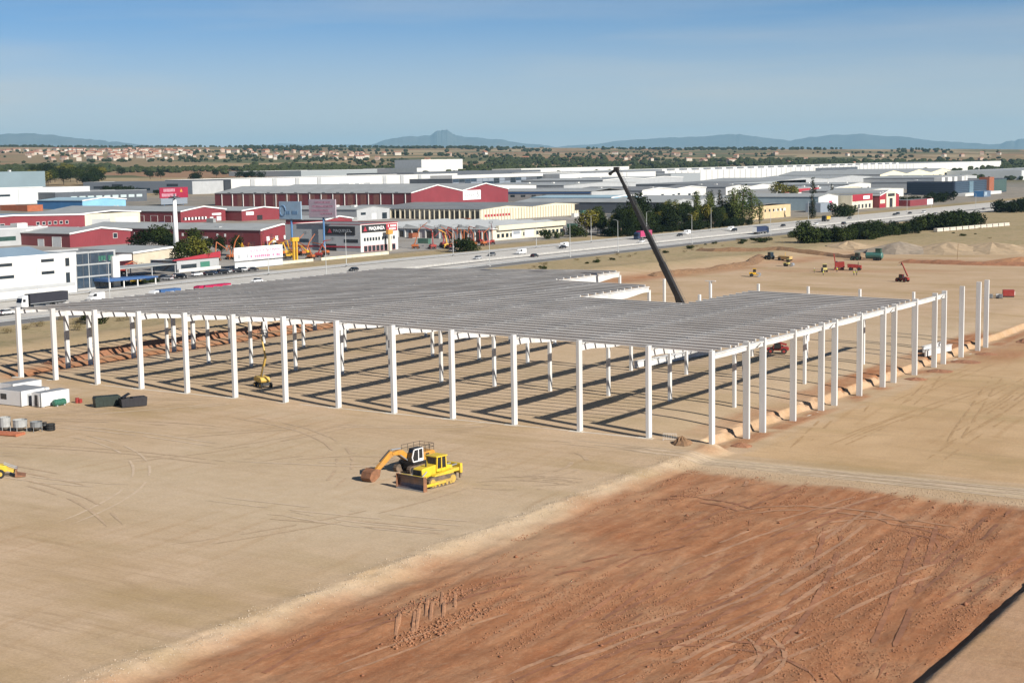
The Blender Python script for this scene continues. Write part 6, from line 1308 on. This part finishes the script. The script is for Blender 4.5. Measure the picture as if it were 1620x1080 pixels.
heap(-4.0, -1.6, 1.7, 1.1, EAR, 'small brown heap of earth by the front corner column', 1); heap(1.9, 6.0, 1.9, .55, REDE, 'low red heap of earth beside the first right-hand column', 2)
for k, (y, r_) in enumerate(((84, 2.6), (97, 3.2), (113, 3.8), (127, 2.8))): heap(2.4+.3*k, y, r_, .45, REDE, f'low red spoil heap at the foot of the right-hand columns, {("first", "second", "third", "fourth")[k]} from the camera', 5+k)

def berm(pts, w, h, m, label, seed):
    """long low ridge of pushed earth following a line"""
    rs = np.random.RandomState(seed); P = np.array(pts, float); seg = np.concatenate([[0], np.cumsum(np.linalg.norm(np.diff(P, axis=0), axis=1))]); t = np.arange(0, seg[-1], 2.2)
    x = np.interp(t, seg, P[:, 0]); y = np.interp(t, seg, P[:, 1]); dx, dy = np.gradient(x), np.gradient(y); l = np.hypot(dx, dy); nx__, ny__ = -dy/l, dx/l; n = len(t); prof = (-1, -.55, -.15, .2, .6, 1); zz = (-.2, .45, .95, 1, .4, -.2)
    amp = .45+.9*fbm(t/9, t*0, seed, 3); amp[0] = amp[-1] = .1; vs_ = []
    for i in range(n):
        z0 = gz(x[i], y[i])
        for q, zq in zip(prof, zz): vs_.append((x[i]+nx__[i]*q*w*rs.uniform(.85, 1.15), y[i]+ny__[i]*q*w*rs.uniform(.85, 1.15), z0+zq*h*amp[i]*rs.uniform(.85, 1.1) if zq > 0 else z0-.3))
    fs_ = [(i*6+k, i*6+k+1, (i+1)*6+k+1, (i+1)*6+k) for i in range(n-1) for k in range(5)]
    tag(MB().add(vs_, fs_).build('earth_berm', m), label, 'berm')
berm([(-157, 275), (-150, 300), (-149, 340), (-158, 372)], 3.2, 1.5, EAR, 'broken dark brown ridge of earth right of the crane boom', 3)
berm([(-200, 400), (-190, 396), (-165, 405), (-140, 400), (-120, 386)], 3.0, 1.6, EAR, 'ridge toned dark as a shaded cut face across the back of the site behind the tractors', 4)  # dark brown stands in for the shaded side of a cut
berm([(-100, 372), (-70, 368), (-40, 372), (-5, 366), (40, 372)], 3.0, 1.3, REDE, 'long low red ridge at the right below the spoil heaps', 5)
berm([(5, 150), (7, 185), (6, 230), (9, 280)], 2.6, .9, REDE, 'low red ridge running on from the end columns at right', 6)
berm([(-160, 12), (-163, 40), (-162, 80), (-160, 120)], 2.2, 1.2, REDE, 'red ridge of dug earth along the left side of the frame', 7)
# ------------------------------------------------------------------ the town on the slope
HW_ = [mat(f'house_wall_{i}', c, .85, .06, .2) for i, c in enumerate(((.46, .41, .34), (.42, .32, .25), (.54, .51, .46), (.36, .27, .21)))]; TILE = [mat(f'roof_tile_{i}', c, .85, .15, .2) for i, c in enumerate(((.34, .15, .09), (.28, .13, .09), (.38, .2, .13)))]
HM = []
rs = random.Random(3)
for i in range(6):
    L_, W_, H_ = rs.uniform(9, 22), rs.uniform(8, 11), rs.uniform(5, 8.5)
    w = MB().bb(-L_/2, L_/2, -W_/2, W_/2, -4, H_).mesh('walls', HW_[i % 4]); r = MB().prism([(-W_/2-.5, H_), (W_/2+.5, H_), (0, H_+2.4)], -L_/2-.4, L_/2+.4, 'x').mesh('roof', TILE[i % 3])
    wn_ = MB()
    for k in range(3):
        for s_ in (-1, 1): wn_.bb(-L_*.35+k*L_*.3, -L_*.35+k*L_*.3+1.2, s_*(W_/2)-.05, s_*(W_/2)+.05, H_*.55, H_*.55+1.4)
    HM.append((w, r, wn_.mesh('windows', GL)))
def at_px(px, d):
    a = YAW+math.atan((px-810)/F_PX); return CAM.x+math.sin(a)*d, CAM.y+math.cos(a)*d
pts = []
for i in range(285):
    if i < 215: px = min(440, max(-20, rs.gauss(205, 82))); d = 4300+rs.random()**.9*2300
    elif i < 255: px = rs.uniform(400, 640); d = rs.uniform(4300, 5600)
    else: px = rs.uniform(640, 1620); d = rs.uniform(4200, 6000)
    pts.append((px, d))
xy = np.array([at_px(*p) for p in pts]); zz = zt(xy[:, 0], xy[:, 1])
for i, ((px, d), (x, y), z) in enumerate(zip(pts, xy, zz)):
    w, r, wn_ = HM[rs.randrange(6)]
    g = empty('house', (x, y, z), rs.choice((0, .3, 1.57, 1.2, 2.4)), 'small pale house with tiled roof in the hillside town' if px < 440 else 'small pale house scattered on the far plain', 'house', 'houses of the hillside town' if px < 440 else 'houses scattered on the far plain')
    g.scale = (rs.uniform(.9, 1.5),)*3; link('walls', w, g); link('roof', r, g); link('windows', wn_, g)
# ------------------------------------------------------------------ mountains
RID = {'left': [(-18949, 14405, 553), (-18731, 14685, 568), (-18421, 15069, 573), (-18161, 15380, 522), (-17862, 15724, 470), (-17584, 16031, 427), (-17100, 16600, 330)],
       'peak': [(-17300, 20450, 250), (-16937, 20750, 335), (-16722, 20924, 375), (-16415, 21164, 479), (-16239, 21299, 509), (-15884, 21565, 524), (-15793, 21631, 589), (-15703, 21697, 614), (-15631, 21748, 608), (-15559, 21799, 551), (-15479, 21857, 506), (-15160, 22078, 467), (-14791, 22326, 416), (-14325, 22628, 330), (-13852, 22919, 240)],
       'right': [(-15500, 24250, 250), (-14987, 24570, 320), (-14578, 24815, 335), (-13852, 25227, 416), (-13330, 25506, 442), (-12804, 25774, 455), (-12275, 26030, 480), (-12063, 26129, 487), (-11744, 26274, 422), (-11212, 26506, 353), (-10893, 26639, 405), (-10467, 26809, 443), (-9935, 27011, 444), (-9403, 27202, 387), (-8872, 27380, 307), (-8133, 27609, 247), (-7818, 27701, 207), (-7610, 27759, 248), (-7402, 27815, 289), (-7091, 27897, 317), (-6400, 28100, 240)],
       'low': [(-21500, 22000, 330), (-21157, 22369, 423), (-20792, 22708, 454), (-20466, 23001, 473), (-20041, 23370, 427), (-19460, 23855, 435), (-19065, 24171, 396), (-18600, 24600, 300)]}
MTM = mat('mountain_scrub', (.07, .08, .07), .95, .35, .004, dirt=(.12, .11, .09), dirt_amt=.7)
for nm, rd in RID.items():
    rd = np.array(rd, float); rd = np.array([CAM.x, CAM.y, CAM.z])+(rd-np.array([CAM.x, CAM.y, CAM.z]))*1.5; n = 220; t = np.linspace(0, len(rd)-1, n); P = np.stack([np.interp(t, np.arange(len(rd)), rd[:, k]) for k in range(3)], -1)
    P[:, 2] += (fbm(t*3.1, t*0, 95, 3)-.5)*60
    out = P[:, :2]-np.array([CAM.x, CAM.y]); out /= np.linalg.norm(out, axis=1)[:, None]; rows = np.linspace(-1, 1, 23); V = []
    for q in rows:
        dxy = P[:, :2]+out*(q*4200); prof = (1-abs(q))**1.25; nz_ = fbm(dxy[:, 0]/1100, dxy[:, 1]/1100, 90, 5)-.5
        h = -80+(P[:, 2]+80)*prof+nz_*230*min(1, abs(q)*3)*(1-abs(q))
        V.append(np.concatenate([dxy, h[:, None]], 1))
    V = np.array(V).reshape(-1, 3); F2 = [(i*n+j, i*n+j+1, (i+1)*n+j+1, (i+1)*n+j) for i in range(22) for j in range(n-1)]
    me = bpy.data.meshes.new('mountains'); me.from_pydata(V.tolist(), [], F2); me.materials.append(MTM); me.shade_smooth(); me.update(); tag(link('mountains', me), kind='structure')
# ------------------------------------------------------------------ clods and stones
def clods(name, label, cat, n, fn, m, seed):
    """loose lumps too many to count: small irregular eight-faced stones resting on the ground"""
    r_ = np.random.RandomState(seed); x, y, s_ = fn(r_, n); k = len(x); z = zt(x, y)
    base = np.array([(1, 0, 0), (0, 1, 0), (-1, 0, 0), (0, -1, 0), (0, 0, .8), (0, 0, -.6)], float); tri = np.array([(0, 1, 4), (1, 2, 4), (2, 3, 4), (3, 0, 4), (1, 0, 5), (2, 1, 5), (3, 2, 5), (0, 3, 5)])
    a = r_.uniform(0, 6.28, k); p = base[None]*r_.uniform(.5, 1.3, (k, 6, 1))*s_[:, None, None]; c, sn = np.cos(a)[:, None], np.sin(a)[:, None]
    V = np.stack([x[:, None]+p[..., 0]*c-p[..., 1]*sn, y[:, None]+p[..., 0]*sn+p[..., 1]*c, z[:, None]+p[..., 2]+s_[:, None]*.25], -1).reshape(-1, 3); Fc = (tri[None]+np.arange(k)[:, None, None]*6).reshape(-1, 3)
    me = bpy.data.meshes.new(name); me.vertices.add(len(V)); me.vertices.foreach_set('co', V.astype(np.float32).ravel()); me.loops.add(Fc.size); me.loops.foreach_set('vertex_index', Fc.ravel().astype(np.int32)); me.polygons.add(len(Fc)); me.polygons.foreach_set('loop_start', np.arange(0, Fc.size, 3, dtype=np.int32)); me.update(calc_edges=True)
    me.materials.append(m); tag(link(name, me), label, cat, kind='stuff')
def field_pts(r_, n):
    x = r_.uniform(3, 57, n*6); y = r_.uniform(-128, -14, n*6); ang = .06; u = x*math.cos(ang)+y*math.sin(ang)
    d = fbm(u/.9, y/9, 201, 3)*.6+fbm(x/9, y/13, 202, 3)*.6; ok = np.where(d > .655)[0][:n]; x, y = x[ok], y[ok]; return x, y, .03+.10*r_.uniform(0, 1, len(x))**3
def edge_pts(r_, n): y = r_.uniform(-128, -9, n); x = r_.normal(.3, 1.0, n); return x, y, .025+.085*r_.uniform(0, 1, n)**3
def road_pts(r_, n): x = r_.uniform(-3, 57, n); y = -12.5+r_.normal(0, 1.6, n); return x, y, .03+.09*r_.uniform(0, 1, n)**3
def big_pts(r_, n): x = r_.uniform(4, 56, n); y = r_.uniform(-125, -16, n); return x, y, .16+.2*r_.uniform(0, 1, n)**3
clods('clay_clods', 'red clay clods strewn over the lower field', 'clods', 42000, field_pts, mat('clay_clod', (.28, .125, .062), .95, .3, 6, dirt=(.36, .22, .13)), 1)
def rut_pts(r_, n): t = r_.uniform(0, 1, n); x = 15.0+t*1.2+r_.normal(0, .8, n); y = -95+t*12+r_.normal(0, .8, n); far_ = r_.uniform(0, 1, n) < .3; x = np.where(far_, x-5.2, x); y = np.where(far_, y+6.6, y); return x, y, .06+.16*r_.uniform(0, 1, n)**2
clods('rut_clods', 'clods thrown up around the crossing ruts', 'clods', 900, rut_pts, mat('clay_clod', (.28, .125, .062), .95, .3, 6), 7)
clods('edge_stones', 'pale stones along the embankment edge', 'stones', 4800, edge_pts, mat('pale_stone', (.46, .37, .27), .95, .2, 6), 2)
clods('road_stones', 'small stones along the haul road verge', 'stones', 3500, road_pts, mat('tan_stone', (.40, .29, .19), .95, .2, 6), 3)
clods('large_clods', 'larger clods lying in the red field', 'clods', 110, big_pts, mat('clay_clod_dark', (.24, .10, .05), .95, .3, 6), 4)

# ------------------------------------------------------------------ wheel and crawler tracks pressed into the earth
ZON = {'yard': lambda x, y: (x < -3.5) & (y < -1.5), 'right': lambda x, y: (x > 4) & (y > -2), 'red': lambda x, y: (x > 7) & (x < 57) & (y < -17), 'road': lambda x, y: (y > -12) & (y < -3.5)}
def wheel_track(x, y, hd, length, curve, m, gauge=1.9, w=.42, seed=0, dz=.03, zone='yard'):
    rs = np.random.RandomState(seed); n = int(length/.8); hd = hd+np.cumsum(np.full(n, curve*.8)+rs.normal(0, .004, n)); px_ = x+np.cumsum(np.cos(hd)*.8); py_ = y+np.cumsum(np.sin(hd)*.8)
    nx__, ny__ = -np.sin(hd), np.cos(hd); vs_, fs_ = [], []
    for side in (-1, 1):
        ww = w*(.75+.5*fbm(np.arange(n)/3.0, np.zeros(n), seed+side, 3)); c = side*gauge/2; q_ = fbm(np.arange(n)/7.0, np.zeros(n)+side, seed+9, 3); on = (q_ > .36) & ZON[zone](px_, py_); ww = ww*np.clip((q_-.36)*14, .08, 1)*np.clip(np.minimum(np.arange(n), n-1-np.arange(n))/5, .08, 1)
        l = np.stack([px_+nx__*(c-ww/2), py_+ny__*(c-ww/2)], -1); r = np.stack([px_+nx__*(c+ww/2), py_+ny__*(c+ww/2)], -1); o = len(vs_)
        zl_, zr_ = zt(l[:, 0], l[:, 1])+dz, zt(r[:, 0], r[:, 1])+dz
        for i in range(n): vs_ += [(l[i, 0], l[i, 1], zl_[i]), (r[i, 0], r[i, 1], zr_[i])]
        fs_ += [(o+2*i, o+2*i+1, o+2*i+3, o+2*i+2) for i in range(n-1) if on[i] and on[i+1]]
    if fs_:
        me = bpy.data.meshes.new('wheel_track'); me.from_pydata(vs_, [], fs_); me.materials.append(m); me.shade_smooth(); me.update(); tag(link('wheel_track', me), kind='structure')
TKD = mat('pressed_tan', (.415, .295, .185), .95, .2, 1.5, dirt=(.46, .335, .22), dirt_amt=.8); TKL = mat('pressed_pale', (.51, .39, .27), .95, .12, 1.5, dirt=(.45, .33, .21), dirt_amt=.8); TKR = mat('pressed_red', (.255, .105, .05), .95, .25, 1.5, dirt=(.34, .16, .08), dirt_amt=.8); TKP = mat('pressed_pink', (.37, .20, .11), .95, .2, 1.5, dirt=(.32, .15, .08), dirt_amt=.8); TKO = mat('pressed_orange', (.36, .225, .105), .95, .2, 1.5, dirt=(.45, .30, .16), dirt_amt=.8)
rs = random.Random(31)
for k in range(26): wheel_track(rs.uniform(-120, -25), rs.uniform(-85, -8), R(rs.choice((0, 10, -12, 25, 180, 60))+rs.uniform(-10, 10)), rs.uniform(25, 75), rs.uniform(-.02, .02), rs.choice((TKD, TKD, TKL)), rs.uniform(1.8, 2.3), rs.uniform(.3, .55), k)
for k, (x, y, h, c) in enumerate(((-16, -36, 20, .09), (-14, -34, 35, -.05), (-15, -40, 5, .06), (-17, -38, 60, -.08), (-30, -30, 160, .07))): wheel_track(x, y, R(h), 26, c, TKD, 2.2, .6, 60+k)
for k in range(16): wheel_track(rs.uniform(6, 50), rs.uniform(4, 60), R(90+rs.uniform(-8, 14)), rs.uniform(30, 80), rs.uniform(-.004, .004), TKO, rs.uniform(1.8, 2.3), rs.uniform(.3, .5), 100+k, zone='right')
for k in range(7): wheel_track(-6+rs.uniform(-20, 0), -8.2+rs.uniform(-1.6, 1.6), R(rs.uniform(-1.5, 1.5)), 70, rs.uniform(-.001, .001), rs.choice((TKL, TKD)), 2.0, .35, 140+k, zone='road')
for k in range(22): wheel_track(rs.uniform(7, 54), rs.uniform(-125, -60), R(90+rs.uniform(-9, 9)), rs.uniform(25, 70), rs.uniform(-.006, .006), rs.choice((TKR, TKR, TKP)), 2.0, rs.uniform(.35, .6), 200+k, .05, 'red')
for k, (x, y, h, c) in enumerate(((20, -36, 80, -.09), (25, -40, 100, .08), (12, -30, 60, .07), (42, -48, 20, .12), (38, -95, 10, .1), (33, -88, 80, -.1), (46, -30, 150, .1))): wheel_track(x, y, R(h), 24, c, (TKP, TKR)[k % 2], 2.1, .5, 300+k, .05, 'red')

RUTM = mat('rut_clay', (.335, .165, .085), .95, .25, 3, bump=.6)
for k in range(9):
    x0, y0 = 9.5+random.Random(k+50).uniform(-.5, .9), -88+k*1.15+random.Random(k+70).uniform(-.35, .35); n = 7+random.Random(k+90).randrange(4); vs_ = []; rs2 = random.Random(k)
    for i in range(n):
        x, y = x0+i*.5, y0-i*.72; z = gz(x, y); hgt = .14*math.sin(math.pi*i/(n-1))*rs2.uniform(.7, 1.2)
        for q, zq in ((-.3, -.08), (-.1, hgt), (.1, hgt*.9), (.32, -.08)): vs_.append((x+q*.82*rs2.uniform(.8, 1.2), y+q*.57, z+zq))
    tag(MB().add(vs_, [(i*4+j, i*4+j+1, i*4+j+5, i*4+j+4) for i in range(n-1) for j in range(3)]).build('rut_ridge', RUTM), kind='structure')
# ------------------------------------------------------------------ haze
hm = bpy.data.materials.new('air'); hm.use_nodes = True; hn = hm.node_tree; hn.nodes.clear()
hv_ = hn.nodes.new('ShaderNodeVolumePrincipled'); ho = hn.nodes.new('ShaderNodeOutputMaterial')
hv_.inputs['Color'].default_value = (.42, .72, .93, 1); hv_.inputs['Density'].default_value = 2.5e-5; hv_.inputs['Anisotropy'].default_value = .0
hn.links.new(hv_.outputs[0], ho.inputs['Volume'])
zmin = float(Z.min())-2
hz = MB().bb(-46000, 12000, -800, 52000, zmin, 1150).build('haze', hm); tag(hz, kind='stuff')
